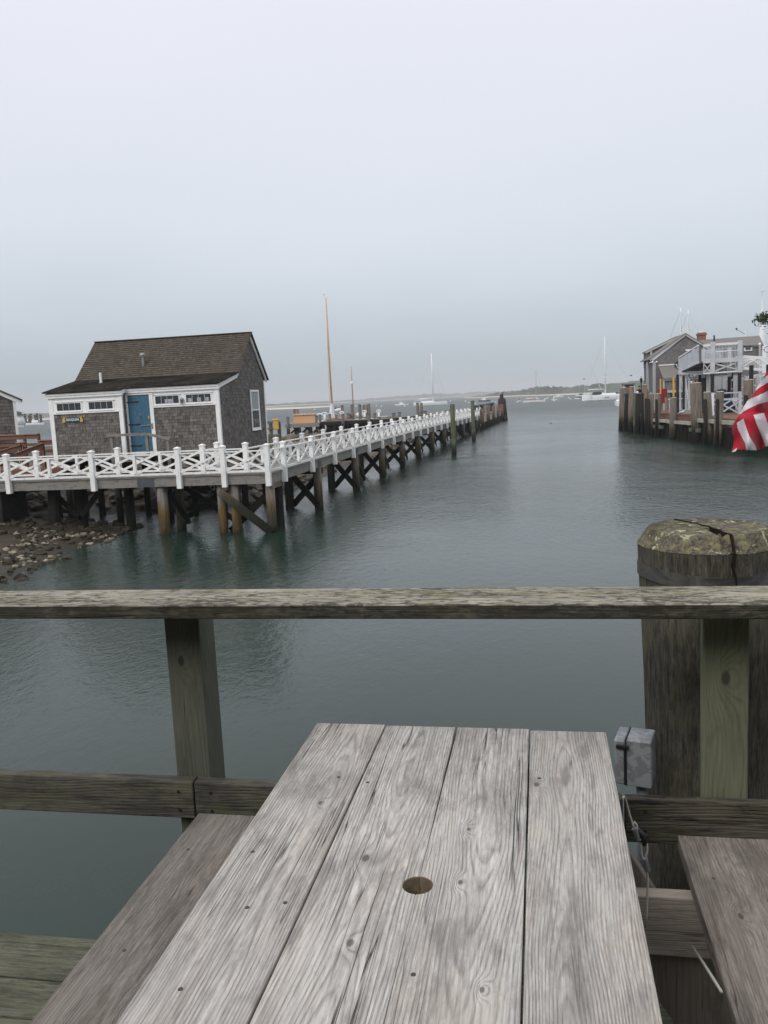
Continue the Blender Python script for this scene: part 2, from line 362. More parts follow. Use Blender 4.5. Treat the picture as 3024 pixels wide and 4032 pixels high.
# ================================================================== FOREGROUND
TZ = 3.67; DZ = 2.92
def frac(a): return a-math.floor(a)
tb = thing('picnic_table', (-.225, 1.1, DZ), 'weathered silver grey picnic table of four planks with an umbrella hole, standing on the deck', 'picnic table')
edges = [(-.592, -.411), (-.407, -.2285), (-.223, -.0450), (-.0415, .140)]
knots = [[(.03,.50,.014)], [(-.015,.30,.022),(.01,.06,.018)], [(-.02,.42,.013),(-.02,.24,.013),(.035,-.02,.012)], [(-.075,.62,.018),(.06,-.25,.018)]]
pith = [(.03,-.03), (.01,-.035), (.005,-.045), (-.02,-.03)]
SCR = [[(-.46,1.72),(-.55,1.40),(-.44,1.25),(-.50,1.23),(-.53,1.03)], [(-.39,1.70),(-.25,.99)], [(-.20,1.10)], [(-.02,1.75),(.11,.93)]]
M['endgrain'] = plain('sawn_hole_timber', (.17,.135,.095), .9, .1, var=.35, sc=60)
TONE = [(.575,.55,.52), (.64,.62,.59), (.61,.595,.57), (.56,.54,.51)]
M['iron'] = plain('dull_iron', (.05,.045,.045), .6, .4)
Y0, Y1 = .15, 2.03; HY, HR = 1.325, .026
for i, (x0, x1) in enumerate(edges):
    b = MB(); b.cur = 0
    nseg = 60
    def arc(cx, side): return [(cx+side*HR*math.sin(t), HY+HR*math.cos(t)) for t in [math.pi*k/14 for k in range(15)]]
    ey = Y1 - .004*i + random.uniform(-.004, .004)
    if i == 1:   # notch on the right edge
        poly = [(x0, Y0), (x1, Y0)] + [(x1+.003-HR*math.sin(math.pi*k/14), HY-HR*math.cos(math.pi*k/14)) for k in range(15)] + [(x1, ey), (x0, ey)]
    elif i == 2:
        poly = [(x0, Y0), (x1, Y0), (x1, ey), (x0, ey)] + [(x0-.003+HR*math.sin(math.pi*k/14), HY+HR*math.cos(math.pi*k/14)) for k in range(15)]
    else: poly = [(x0, Y0), (x1, Y0), (x1, ey), (x0, ey)]
    b.prism(poly, lambda u, v, w: (u, v, TZ-w), .038)
    wm = wood('table_plank_timber_%s' % 'abcd'[i], TONE[i], (.195,.178,.162), 11+i*7, 'Y', 165+i*12, .72, .52, .62, (.19,.178,.172), pith[i], knots[i], warm=.32, warmcol=(.56,.47,.38), bump=.7, slope=.02, crack=.95, spots=.6, streak=.22, fleck=.24, wav=.075, kamp=.028)
    if i in (1, 2):
        for q_, f_ in enumerate(b.f):
            c_ = sum((Vector(b.v[k]) for k in f_), Vector())/len(f_)
            if len(f_) == 4 and abs(c_.z-(TZ-.019)) < .002 and math.hypot(c_.x+.225, c_.y-HY) < HR+.003: b.mi[q_] = 1
    o = b.build('tabletop_plank', [wm, M['endgrain']], tb, ((x0+x1)/2, 1.1, TZ), bev=.0025)
    for sx, sy in SCR[i]:
        MB().cyl((sx, sy, TZ-.004), (sx, sy, TZ+.0006), .0040, n=10).build('screw', M['iron'], o)
def bench(x0, x1, label, seed, kn, base):
    b = MB().box(x0, x1, .1, 2.09, 3.332, 3.37)
    m = wood('bench_plank_timber_%s' % 'ab'[seed % 2], base, tuple(c*.42 for c in base), seed, 'Y', 170, .5, .7, .5, (.07,.062,.058), (.01,-.03), kn, warm=.35, warmcol=(.20,.15,.115), bump=.7, fleck=.35, streak=.3, wav=.08, kamp=.035)
    o = b.build('bench_seat', m, tb, ((x0+x1)/2, 1.1, 3.37), bev=.003)
    for y, dx in ((1.9, .05), (1.89, .17), (1.5, .08), (1.22, .12), (1.05, .06)): MB().cyl((x0+dx, y, 3.365), (x0+dx, y, 3.3706), .0045, n=8).build('screw', M['iron'], o)
bench(-.972, -.735, '', 21, [(.06,.25,.022),(-.02,-.1,.02)], (.30,.275,.245))
bench(.318, .535, '', 24, [(-.03,.66,.02),(.045,.72,.025),(.035,.40,.035),(.07,.1,.03),(-.02,-.2,.025)], (.34,.30,.265))
M['beam'] = wood('table_beam_timber', (.42,.37,.32), (.27,.235,.20), 31, 'X', 60, .35, .45, .3, bump=.3)
M['leg'] = wood('table_leg_timber', (.23,.20,.17), (.13,.11,.095), 33, 'Z', 60, .4, .5, .4, bump=.3)
for yy in (1.88, .35):
    MB().box(-.99, .55, yy, yy+.038, 3.18, 3.328).build('seat_support', M['beam'], tb, (-.225, yy, 3.25), bev=.003)
    MB().box(-.55, .10, yy, yy+.038, 3.50, 3.628).build('top_support', M['beam'], tb, (-.225, yy, 3.56), bev=.003)
    for s in (-1, 1):
        MB().beam((-.225+s*.20, yy+.062, 3.62), (-.225+s*.62, yy+.062, DZ+.005), .14, .038, (0, 1, 0)).build('leg', M['leg'], tb, (-.225+s*.4, yy+.06, 3.3), bev=.003)

# railing
rl = thing('deck_railing', (-.2, 2.2, DZ), 'mossy timber railing of the near deck with a flat cap board', 'railing')
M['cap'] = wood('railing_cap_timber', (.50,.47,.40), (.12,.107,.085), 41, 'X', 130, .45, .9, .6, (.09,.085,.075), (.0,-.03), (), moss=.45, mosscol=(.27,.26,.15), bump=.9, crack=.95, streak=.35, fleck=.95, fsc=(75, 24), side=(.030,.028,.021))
M['capn'] = wood('railing_cap_timber_right', (.43,.40,.36), (.14,.125,.11), 43, 'X', 130, .6, .8, .6, (.08,.07,.07), (.0,-.03), (), moss=.28, mosscol=(.24,.23,.115), bump=.9, crack=.9)
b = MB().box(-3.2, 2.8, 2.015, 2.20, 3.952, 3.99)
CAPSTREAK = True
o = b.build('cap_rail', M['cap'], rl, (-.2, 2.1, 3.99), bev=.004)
M['mid'] = wood('railing_board_timber', (.122,.112,.10), (.048,.043,.038), 45, 'X', 110, .5, .7, .5, (.03,.03,.03), (.0,-.03), (), moss=.15, bump=.6, streak=.5)
M['midg'] = wood('mossy_railing_board_timber', (.12,.108,.09), (.04,.036,.03), 49, 'X', 110, .5, .8, .7, (.03,.03,.025), (.0,-.03), (), moss=.35, mosscol=(.13,.12,.075), bump=.9, streak=.9)
for x0, x1, z0, z1, t0 in ((-3.2, -1.013, 3.318, 3.432, 'mid'), (-1.009, .19, 3.318, 3.430, 'mid'), (.196, 2.8, 3.31, 3.428, 'midg')):
    o = MB().box(x0, x1, 2.15, 2.188, z0, z1).build('middle_rail', M[t0], rl, ((x0+x1)/2, 2.17, 3.37), bev=.004)
    for sx in ((x1-.045,) if x0 < -2 else (x0+.05,)):
        for sz in (3.345, 3.40): MB().cyl((sx, 2.147, sz), (sx, 2.16, sz), .0045, n=8).build('screw', M['black'], o)
M['rpost'] = wood('railing_post_timber', (.125,.13,.10), (.055,.06,.045), 51, 'Z', 95, .55, .5, .3, (.04,.045,.035), (.02,-.05), ((-.01,.18,.03),), bump=.5)
M['rpost2'] = wood('green_railing_post_timber', (.17,.18,.12), (.085,.09,.06), 55, 'Z', 95, .6, .4, .3, (.05,.05,.035), (.0,-.05), ((.0,.15,.035),), bump=.5)
for x0, x1, m in ((-1.078, -.972, 'rpost'), (.396, .508, 'rpost2'), (-2.7, -2.59, 'rpost'), (2.1, 2.21, 'rpost')):
    MB().box(x0, x1, 2.19, 2.228 if m == 'rpost2' else 2.30, 2.3, 3.951).build('post', M[m], rl, ((x0+x1)/2, 2.245, 3.6), bev=.004)

# deck
dk = MB(); M['deckfg'] = wood('near_deck_timber', (.20,.20,.155), (.09,.088,.066), 61, 'X', 90, .5, .7, .5, (.06,.06,.045), (0,-.04), (), moss=.3, mosscol=(.16,.18,.10), bump=.7, fleck=.5, streak=.4)
y = 2.135; first = True
bw = .04
dk.box(-4, 4, 2.10, 2.14, 2.80, 2.918)
y = 2.094
while y > -1.2:
    dk.box(-4, 4, y-.138, y, DZ-.038, DZ); y -= .146
dk.build('deck', M['deckfg'], None, (0, 1, DZ), bev=.004, kind='structure')
sub = MB()
for x in (-3, -1.7, -.4, .9, 2.2, 3.5): sub.box(x, x+.06, -1.2, 2.098, 2.6, 2.879)
for x in (-3.4, 3.2): sub.cyl((x, 1.2, -1), (x, 1.2, 2.6), .16, n=14)
sub.box(-4, 4, 1.0, 1.3, 2.40, 2.598)
sub.build('deck_frame', M['leg'], None, (0, 1, 2.6), kind='structure')

# big mooring pile with steel band
def m_bigpile(name, green=1.0):
    g = G(name, .9, .15); v = g.obj(); x, y, z = g.xyz(v)
    f = g.noise(g.map(v, (85, 85, 11)), 1, 5, .72, .2); f2 = g.noise(g.map(v, (190, 190, 26)), 1, 3, .7)
    n = g.noise(v, 9, 4, .6)
    col = g.mix(g.ramp(f, (.32, 0), (.66, 1)), (.033, .030, .026), (.145, .134, .112))
    col = g.mix(g.ma('MULTIPLY', g.ramp(f2, (.4, 1), (.55, 0)), .5), col, (.03, .026, .022))
    col = g.mix(g.ma('MULTIPLY', g.ramp(n, (.45, 0), (.7, 1)), .42*green), col, (.135, .135, .075))
    g.set('Base Color', col); g.bump(g.ma('ADD', f, g.ma('MULTIPLY', f2, .6)), .8, .012); return g.m
def m_lichen():
    g = G('lichened_pile_top', .95, .1); v = g.obj(); n = g.noise(v, 38, 5, .7, .4); n2 = g.noise(g.map(v, loc=(4, 2, 1)), 22, 5, .7, .6); n3 = g.noise(v, 90, 3, .6)
    n4 = g.noise(g.map(v, (1, 1, .4)), 7, 3, .6)
    col = g.ramp(n3, (.3, (.07, .062, .052)), (.7, (.19, .175, .145)))
    col = g.mix(g.ma('MULTIPLY', g.ramp(n, (.48, 0), (.60, 1)), .75), col, (.27, .25, .115))
    col = g.mix(g.ma('MULTIPLY', g.ramp(n4, (.48, 0), (.62, 1)), .6), col, (.05, .042, .037))
    col = g.mix(g.ramp(n2, (.585, 0), (.625, 1)), col, (.46, .48, .30))
    g.set('Base Color', col); g.bump(g.ma('ADD', n, n3), 1.0, .012); return g.m
pl = thing('mooring_pile', (.485, 2.62, 0), 'thick round mooring pile with a lichened top and steel band behind the near railing', 'piling')
M['bigpile'] = m_bigpile('mossy_pile_timber'); M['lichen'] = m_lichen()
b = MB(); n = 72; cx, cy = .485, 2.62; PZ = 4.075
rings = []
zs = [(-2, .21), (1, .20), (2.6, .192), (3.3, .188), (3.6, .190), (3.8, .194), (3.9, .197), (3.97, .199), (PZ-.05, .200)]
def rr(k, z):
    a = 2*math.pi*k/n
    r = 1+.012*mn.noise(Vector((math.cos(a)*2, math.sin(a)*2, z*.6)))*2+.009*mn.noise(Vector((math.cos(a)*14, math.sin(a)*14, z*1.5)))
    ck = -(math.pi/2-.10)-.05*math.sin(z*20)        # the drying crack that opens toward the deck
    dd = abs((a-ck+math.pi) % (2*math.pi)-math.pi)
    if z > 3.86: r -= .16*max(0, 1-dd/.05)*min(1, (z-3.86)/.1)
    return r
vs = []
for z, r in zs:
    for k in range(n):
        a = 2*math.pi*k/n; q = r*rr(k, z)
        tilt = (cx + (z-PZ)*(-.012))
        vs.append((tilt+q*math.cos(a), cy+q*math.sin(a), z))
fs = [(i*n+k, i*n+(k+1) % n, (i+1)*n+(k+1) % n, (i+1)*n+k) for i in range(len(zs)-1) for k in range(n)]
b.add(vs, fs); o = b.build('shaft', M['bigpile'], pl, smooth=True)
b = MB(); vs = []; tops = [(.200, -.05), (.199, -.047), (.172, -.006), (.168, -.001), (.10, .0), (.055, .0), (.02, -.001)]
for r, dz in tops:
    for k in range(n):
        a = 2*math.pi*k/n; q = r*rr(k, 4.02)
        jz = (.004 if r < .165 else .0015)*mn.noise(Vector((math.cos(a)*r*70, math.sin(a)*r*70, 1)))
        dd = abs((a+math.pi/2-.10+math.pi) % (2*math.pi)-math.pi)
        if r < .19: jz -= .035*max(0, 1-dd*r/.012)
        vs.append((cx+q*math.cos(a), cy+q*math.sin(a), PZ+dz+jz+.001))
fs = [(i*n+k, i*n+(k+1) % n, (i+1)*n+(k+1) % n, (i+1)*n+k) for i in range(len(tops)-1) for k in range(n)]+[tuple((len(tops)-1)*n+k for k in range(n))]
b.add(vs, fs); b.build('sawn_top', M['lichen'], pl, smooth=False)
def m_band():
    g = G('worn_steel_band', .38, .5); v = g.obj(); n = g.noise(g.map(v, (6, 6, 14)), 1, 4, .6, 1)
    g.set('Base Color', g.ramp(n, (.35, (.10, .10, .10)), (.5, (.20, .19, .17)), (.62, (.11, .11, .115)))); g.set('Metallic', .75); return g.m
b = MB(); vs = []
for k in range(n):
    a = 2*math.pi*k/n; r = .2005; fr = max(0, -math.sin(a))
    dz = .018-.004*fr+.006*math.sin(a*2+1)
    for rad, z in ((r, 3.953+dz), (r+.0025, 3.953+dz), (r+.0025, 3.912+dz), (r, 3.912+dz)):
        vs.append((cx+rad*math.cos(a)*1.0, cy+rad*math.sin(a), z))
b.add(vs, [(k*4+j, k*4+(j+1) % 4, ((k+1) % n)*4+(j+1) % 4, ((k+1) % n)*4+j) for k in range(n) for j in range(4)])
b.build('metal_band', m_band(), pl, smooth=False)

ck = MB(); cp = [(-.07,.15),(-.045,.09),(-.02,.055),(-.012,.012),(.004,-.005),(.008,-.05),(.022,-.085),(.02,-.12),(.032,-.150),(.034,-.168)]
for q0, q1 in zip(cp[:-1], cp[1:]): wd = random.uniform(.004, .008); ck.beam((cx+q0[0], cy+q0[1], PZ-.006), (cx+q1[0], cy+q1[1], PZ-.006), wd, .018)
sd_ = [(.034,-.168,-.004),(.036,-.196,-.05),(.030,-.197,-.08),(.040,-.197,-.12),(.043,-.196,-.16)]
for q0, q1, wd in zip(sd_[:-1], sd_[1:], (.007, .006, .005, .003)): ck.beam((cx+q0[0], cy+q0[1], PZ+q0[2]), (cx+q1[0], cy+q1[1], PZ+q1[2]), wd, .010, (0, 1, 0))
ck.build('drying_crack', plain('crack_shadow_wood', (.02,.017,.013), .95, .05), pl)
# outlet box on the pile
ex = thing('outlet_box', (.245, 2.42, 3.41), 'grey metal outdoor outlet box with hinged lid mounted at the thick pile', 'electrical box')
def m_zinc():
    g = G('oxidised_zinc', .55, .4); v = g.obj(); n = g.noise(v, 26, 4, .65, .5)
    g.set('Base Color', g.ramp(n, (.46, (.33, .35, .37)), (.52, (.22, .23, .25)), (.7, (.26, .27, .29)), interp='LINEAR')); g.set('Metallic', .35); return g.m
M['zinc'] = m_zinc()
def rot2(p, a, c): x, y = p[0]-c[0], p[1]-c[1]; return (c[0]+x*math.cos(a)-y*math.sin(a), c[1]+x*math.sin(a)+y*math.cos(a), p[2])
def rbox(x0, x1, y0, y1, z0, z1, a, c): 
    b = MB().box(x0, x1, y0, y1, z0, z1); b.v = [rot2(p, a, c) for p in b.v]; return b
cc = (.245, 2.42); A = R(-14)
rbox(.232, .302, 2.37, 2.47, 3.36, 3.50, A, cc).build('case', M['zinc'], ex, (.26, 2.42, 3.47), bev=.004)
rbox(.198, .2295, 2.366, 2.474, 3.363, 3.497, A, cc).build('lid', M['zinc'], ex, (.2, 2.42, 3.47), bev=.005)
h = rbox(.206, .240, 2.355, 2.3655, 3.477, 3.485, A, cc); h2 = rbox(.2297, .2318, 2.372, 2.468, 3.357, 3.502, A, cc); h.add(h2.v, h2.f)
h3 = rbox(.2265, .2315, 2.3625, 2.369, 3.365, 3.475, A, cc); h.add(h3.v, h3.f)
h.build('hinge', M['black'], ex)
b = MB().cyl((.268, 2.41, 2.3), (.268, 2.41, 3.36), .017, n=14); b.build('conduit', plain('grey_conduit', (.13,.14,.145), .6, .3), ex, smooth=True)

# wire cable beside the table
M['wire'] = plain('plastic_coated_wire', (.42,.41,.36), .6, .3, var=.1)
cr = lambda a, b_, y_: py(2300+a/1.872, 2850+b_/1.872, y_)
cb = thing('safety_cable', tuple(cr(290, 540, 1.86)), 'thin pale wire cable with crimped loops hanging beside the right table edge', 'cable')
pts = [(282,550,1.82),(295,535,1.84),(312,580,1.855),(335,670,1.86),(360,745,1.86),(378,790,1.86)]
b = MB().tube([cr(*p) for p in pts], .0026, 8)
b.tube([cr(*p) for p in ((372,800,1.858),(362,745,1.86),(372,722,1.862),(385,740,1.862),(392,775,1.86),(405,820,1.86),(412,860,1.86))], .0024, 8)
b.tube([cr(*p) for p in ((440,870,1.86),(422,900,1.86),(420,940,1.86),(436,1000,1.86),(455,1060,1.86),(466,1110,1.86),(470,1170,1.86),(466,1280,1.855),(462,1380,1.85),(455,1500,1.84))], .0026, 8)
b.tube([cr(*p) for p in ((445,868,1.862),(462,890,1.862),(466,930,1.862),(455,975,1.86),(450,1020,1.86))], .0026, 8)
b.build('wire', M['wire'], cb, smooth=True)
for p, q in (((372,770),(402,858)), ((445,990),(468,1085))):
    b = MB(); P = cr(*p, 1.858); Q = cr(*q, 1.858)
    for k in range(4): b.cyl(P.lerp(Q, k/4+.02), P.lerp(Q, (k+1)/4-.02), .0068, n=10)
    b.cyl(P, Q, .0055, n=10); b.build('crimp_sleeve', M['metal'], cb, smooth=False)
b = MB().tube([cr(400,775,1.86), cr(425,815,1.86), cr(450,855,1.86), cr(440,895,1.86)], [.004,.008,.008,.005], 8)
b.tube([cr(440,850,1.86), cr(465,820,1.86), cr(470,850,1.86)], .003, 6); b.build('toggle', M['black'], cb, smooth=True)
cb2 = thing('brace_cable', tuple(cr(820,1665,1.6)), 'thin taut cable running under the right bench toward the deck', 'cable')
MB().tube([cr(800,1640,1.75), cr(1012,1975,1.45)], .0028, 8).build('wire', M['wire'], cb2, smooth=True)
# ================================================================== FOOTBRIDGE (near arm along X, long arm along Y)
def xb(y): return -9.3+(y-28)*.4/38 if y < 66 else -8.9+(y-66)*2.5/75
def zd(y): return 2.14 if y < 45 else 2.14-(y-45)*.29/62
FW = 1.5
def proto_post():
    p = MB().box(-.09, .09, -.09, .09, -.46, .96).build('post', M['post_w'], None, (0, 0, 0), bev=.008)
    c = MB(); c.box(-.108, .108, -.108, .108, .965, 1.00); c.box(-.095, .095, -.095, .095, .935, .96)
    c.add([(-.10,-.10,1.0),(.10,-.10,1.0),(.10,.10,1.0),(-.10,.10,1.0),(0,0,1.045)], [(0,1,4),(1,2,4),(2,3,4),(3,0,4)])
    c = c.build('cap', M['post_w'], p, (0, 0, 0)); return p
PP = proto_post(); used_pp = False
def fence(name_label, pts, y_or_x, skip=()):
    """posts with square caps, two rails, and crossed braces either side of a slim middle baluster in each bay"""
    global used_pp
    f = thing('lattice_fence', pts[0], name_label, 'fence', 'white fences along the footbridge')
    for i, p in enumerate(pts):
        if i in skip: continue
        if not used_pp: c = PP; used_pp = True; c.parent = f; c.location = Vector(p)-Vector(pts[0])
        else: c = copy_tree(PP, Vector(p)-Vector(pts[0]), f)
    for a, b in zip(pts[:-1], pts[1:]):
        a = Vector(a); b = Vector(b); d = (b-a); L = d.length; d.normalize(); o = a.lerp(b, .5)
        up = Vector((0, 0, 1)); side = d.cross(up)
        MB().beam(a+d*.085+up*.79, b-d*.085+up*.79, .10, .045).build('top_rail', M['post_w'], f, o)
        MB().beam(a+d*.085+up*.08, b-d*.085+up*.08, .05, .07).build('bottom_rail', M['post_w'], f, o)
        g = MB(); m = a.lerp(b, .5)
        n = 2 if L > 2.2 else 1
        if n == 2: g.box(-.055, .055, -.05, .05, .115, .765); 
        if n == 2:
            e = MB().beam(m+up*.115, m+up*.765, .11, .10, d); g = e
        for k in range(n):
            s = a.lerp(b, k/n)+d*(.085 if k == 0 else .055); t = a.lerp(b, (k+1)/n)-d*(.085 if k == n-1 else .055)
            g.beam(s+up*.12+side*.021, t+up*.755+side*.021, .040, .080); g.beam(s+up*.755-side*.021, t+up*.12-side*.021, .040, .080)
        g.build('cross_brace', M['post_w'], f, o)
    return f
zA = 2.14
fence('white fence along the near edge of the low footbridge, in front of the small cabin', [(x, 28.08, zA) for x in (-9.42, -11.05, -12.75, -16.1, -19.55, -23.0, -26.4)], 0)
fence('white fence along the cabin side of the footbridge, seen behind the front fence', [(x, 29.75, zA) for x in (-10.80, -12.5, -15.95, -19.4, -22.8, -26.2)], 0)
ys = [28.08]+[29.55+3.73*i for i in range(22)]
fence('white fence on the channel side of the long footbridge, running out toward the harbour', [(xb(y)+(-.12 if i == 0 else 0), y, zd(y)) for i, y in enumerate(ys)], 1, (0,))
ys2 = [29.75]+[33.3+3.73*i for i in range(21)]
fence('white fence on the inner side of the long footbridge, beyond its channel side fence', [(xb(y)-FW, y, zd(y)) for y in ys2], 1, (0,))
fence('short white fence spur between footbridge and cabin corner', [(-12.5, 29.75, zA), (-12.42, 31.0, zA)], 1, (0,))

br = thing('footbridge', (-16, 28.9, 0), 'grey plank footbridge on piles in front of the cabin', 'footbridge')
b = MB(); x = -27.0
while x < -9.35:
    b.box(x, x+.138, 28.12+random.uniform(-.01, .01), 29.75, 2.09, 2.14+random.uniform(-.003, .003)); x += .146
b.build('deck_boards', M['deckw'], br)
for x0, x1 in ((-27, -20.6), (-20.58, -14.1), (-14.08, -9.4)):
    MB().box(x0, x1, 28.16, 28.24, 1.76, 2.087).build('side_beam', M['stringer'], br, ((x0+x1)/2, 28.2, 1.9))
    MB().box(x0, x1, 29.62, 29.70, 1.76, 2.087).build('side_beam', M['stringer'], br, ((x0+x1)/2, 29.6, 1.9))
M['plate'] = plain('dull_steel_plate', (.09,.10,.12), .6, .4, .4)
for x in (-14.1, -20.6):
    b = MB().box(x-.33, x+.33, 28.145, 28.158, 1.78, 2.06)
    for i in (-.25, .25):
        for z in (1.86, 1.98): b.cyl((x+i, 28.13, z), (x+i, 28.147, z), .02, n=8)
    b.build('splice_plate', M['plate'], br)
def pile(b, x, y, zt, r, zb=-1.5, lean=(0, 0), n=12): b.cyl((x-lean[0], y-lean[1], zb), (x, y, zt), r*1.08, r, n); return b
for x, y, m, r in ((-13.62, 28.42, 'pile_gold', .19), (-13.45, 29.5, 'pile', .17), (-11.35, 28.42, 'pile_gold', .15), (-10.82, 28.4, 'pile_gold', .17), (-9.50, 28.4, 'pile', .17),
                   (-11.2, 29.5, 'pile', .16), (-9.55, 29.5, 'pile_dark', .16), (-18.3, 28.9, 'pile_dark', .2), (-17.5, 29.4, 'pile_dark', .22), (-15.5, 29.5, 'pile_dark', .17)):
    pile(MB(), x, y, 1.758, r).build('pile', M[m], br, (x, y, 0), True)
for p, q, m, w in (((-11.30, 28.13, 1.52), (-9.45, 28.13, .02), 'pile_tan', .30), ((-9.5, 28.72, 1.5), (-11.2, 28.72, .0), 'pile_dark', .24), ((-13.5, 28.7, 1.6), (-13.2, 29.6, .2), 'pile_dark', .2),
                   ((-11.4, 29.75, 1.6), (-13.5, 29.75, .3), 'pile_dark', .2), ((-13.4, 29.8, 1.6), (-11.5, 29.8, .3), 'pile_dark', .2), ((-18.6, 29.2, 1.7), (-17.4, 29.2, .5), 'pile_dark', .2), ((-16.4, 29.2, 1.72), (-17.5, 29.2, .5), 'pile_dark', .2)):
    MB().beam(p, q, w, .07, (0, 1, 0)).build('cross_brace', M[m], br)
for x in (-13.6, -11.1, -9.5): MB().box(x-.12, x+.12, 28.26, 29.6, 1.55, 1.757).build('cap_beam', M['pile'], br)
MB().box(-27, -20.1, 28.3, 29.9, -.2, 1.72).build('abutment', plain('wet_dark_concrete', (.016,.015,.011), .8, .3, var=.5, sc=3), br)

lb = thing('long_footbridge', (-9.9, 60, 0), 'long plank footbridge on cross braced piles running out into the harbour', 'footbridge')
b = MB(); y = 28.12
while y < 107.3:
    xx = xb(y); z = zd(y); r_ = random.uniform(-.01, .01)
    b.box(xx-FW-.02, xx-.05+r_, y, y+.138, z-.05, z); y += .146
b.build('deck_boards', M['deckw'], lb)
yy = [28.25, 34.7, 41.9, 48.9, 55.9, 63.2, 70.2, 77.3, 84.4, 91.5, 98.6, 105.5]
for a, c in zip(yy[:-1], yy[1:]):
    for off in (-.13, -FW+.06):
        o = (xb((a+c)/2)+off, (a+c)/2, 1.9)
        MB().beam((xb(a)+off, a, zd(a)-.225), (xb(c)+off, c-.02, zd(c)-.225), .08, .33).build('side_beam', M['stringerY'], lb, o)
    P0 = (xb(c)+(-.083), c-.1, zd(c)-.22)
    MB().beam((xb(c)-.083, c-.3, zd(c)-.225), (xb(c)-.083, c+.28, zd(c)-.225), .012, .27).build('splice_plate', M['plate'], lb)
for y in yy[1:]:
    z = zd(y)-.40; x = xb(y)
    for dx, m in ((-.22, 'pile'), (-FW-.02, 'pile_dark')):
        pile(MB(), x+dx, y, z, .19 if y < 80 else .2, lean=(0, 0)).build('pile', M[m], lb, (x+dx, y, 0), True)
    MB().box(x-FW-.1, x-.05, y+.22, y+.34, z-.28, z).build('cap_beam', M['pile_dark'], lb)
    MB().beam((x-.2, y-.21, .12), (x-FW+.05, y-.21, z-.06), .26, .07, (0, 1, 0)).build('cross_brace', M['pile_dark'], lb)
    MB().beam((x-.2, y+.28, z-.3), (x-FW+.05, y+.28, .12), .26, .07, (0, 1, 0)).build('cross_brace', M['pile_dark'], lb)
    if 35 < y < 90:
        yc = y+3.4; x = xb(yc)
        MB().beam((x-.25, y+.3, z-.1), (x-.25, y+2.2, .3), .24, .07, (1, 0, 0)).build('cross_brace', M['pile_dark'], lb)

# ================================================================== SHORE
def hshore(x, y):
    n = mn.noise(Vector((x*.35, y*.35, 0)))*.5+mn.noise(Vector((x*1.3, y*1.3, 4)))*.22
    e1 = -15.55+n*.9-max(0, y-30.0)*1.5-max(0, 24.5-y)*(-.25)
    h1 = min(1.0, .115*(e1-x)+.03*max(0, e1-x-3))
    dx = (-13.0+n*1.2-(y-60)*.0 - x); dy = (y-35.6)+n*.6
    h2 = min(.30*dx, .42*dy, 1.15, (89-y)*.3)
    h = max(h1 if y < 36 else -1, h2, -.6) 
    return h+mn.noise(Vector((x*3.1, y*3.1, 2)))*.05
def m_mud():
    g = G('wet_weedy_mud', .6, .4); v = g.geo(); x, y, z = g.xyz(v); n = g.noise(v, 3.5, 5, .65); n2 = g.noise(v, 14, 3)
    col = g.ramp(n, (.35, (.016, .012, .007)), (.6, (.042, .030, .015)), (.75, (.07, .052, .03)))
    g.set('Base Color', g.mix(g.ramp(z, (0, 1), (.06, 0)), col, (.012, .014, .010))); g.bump(n2, .8, .05); return g.m
grid_sheet('shore', lsp(-60, -10.5, 130), lsp(14, 92, 190), hshore, m_mud())
def m_rock(name, c0, c1):
    g = G(name, .85, .25); v = g.obj(); a = g.n('Attribute', attribute_name='tint').outputs['Fac']; n = g.noise(v, 9, 4, .65)
    g.set('Base Color', g.mix(g.ramp(n, (.4, 0), (.75, .5)), g.ramp(a, (0, c0), (1, c1)), (.03, .028, .022))); g.bump(n, .5, .03); return g.m
def rocks(name, cnt, reg, rad, mat, cond=lambda x, y, h: h > 0, sink=.35):
    b = MB(); k = 0; ico = bmesh.new(); bmesh.ops.create_icosphere(ico, subdivisions=2, radius=1)
    V = [v.co.copy() for v in ico.verts]; F = [tuple(v.index for v in f.verts) for f in ico.faces]; tr = 0
    while k < cnt and tr < cnt*30:
        tr += 1; x = random.uniform(reg[0], reg[1]); y = random.uniform(reg[2], reg[3]); h = hshore(x, y)
        if not cond(x, y, h): continue
        k += 1; r = rad[0]+(rad[1]-rad[0])*random.random()**2.2
        s = Vector((random.uniform(.7, 1.3), random.uniform(.7, 1.2), random.uniform(.4, .75)))*r; off = Vector((random.random()*50,)*3)
        rz = Matrix.Rotation(random.random()*6.3, 3, 'Z')@Matrix.Rotation(random.uniform(-.4, .4), 3, 'X'); b.tint = random.random()
        vs = [rz@Vector((p.x*s.x, p.y*s.y, p.z*s.z))*(1+.50*mn.noise(p*1.6+off)+.22*mn.noise(p*3.6+off))+Vector((x, y, h+s.z*sink)) for p in V]
        b.add(vs, F)
    return b.build(name, mat, None, (reg[0], reg[2], 0), False, kind='stuff')
rocks('pale_stones', 620, (-25, -14.8, 20.5, 28.2), (.03, .13), m_rock('pale_stone', (.07,.058,.04), (.34,.30,.23)), lambda x, y, h: -.02 < h < .8 and mn.noise(Vector((x*.6, y*.6, 3)))+random.uniform(-.25, .25) > -.05, .25)
rocks('dark_weedy_stones', 1100, (-27, -13.5, 20, 34), (.05, .20), m_rock('weedy_stone', (.018,.017,.012), (.06,.048,.028)), lambda x, y, h: -.05 < h < 1.2, .2)
rocks('riprap', 1100, (-32, -12.6, 35.2, 48), (.14, .48), m_rock('riprap_stone', (.05,.045,.037), (.17,.15,.12)), lambda x, y, h: h > .05, .3)
rocks('riprap_bank', 1000, (-34, -12.2, 48, 89), (.16, .5), m_rock('bank_stone', (.07,.058,.042), (.21,.17,.125)), lambda x, y, h: h > .02, .3)

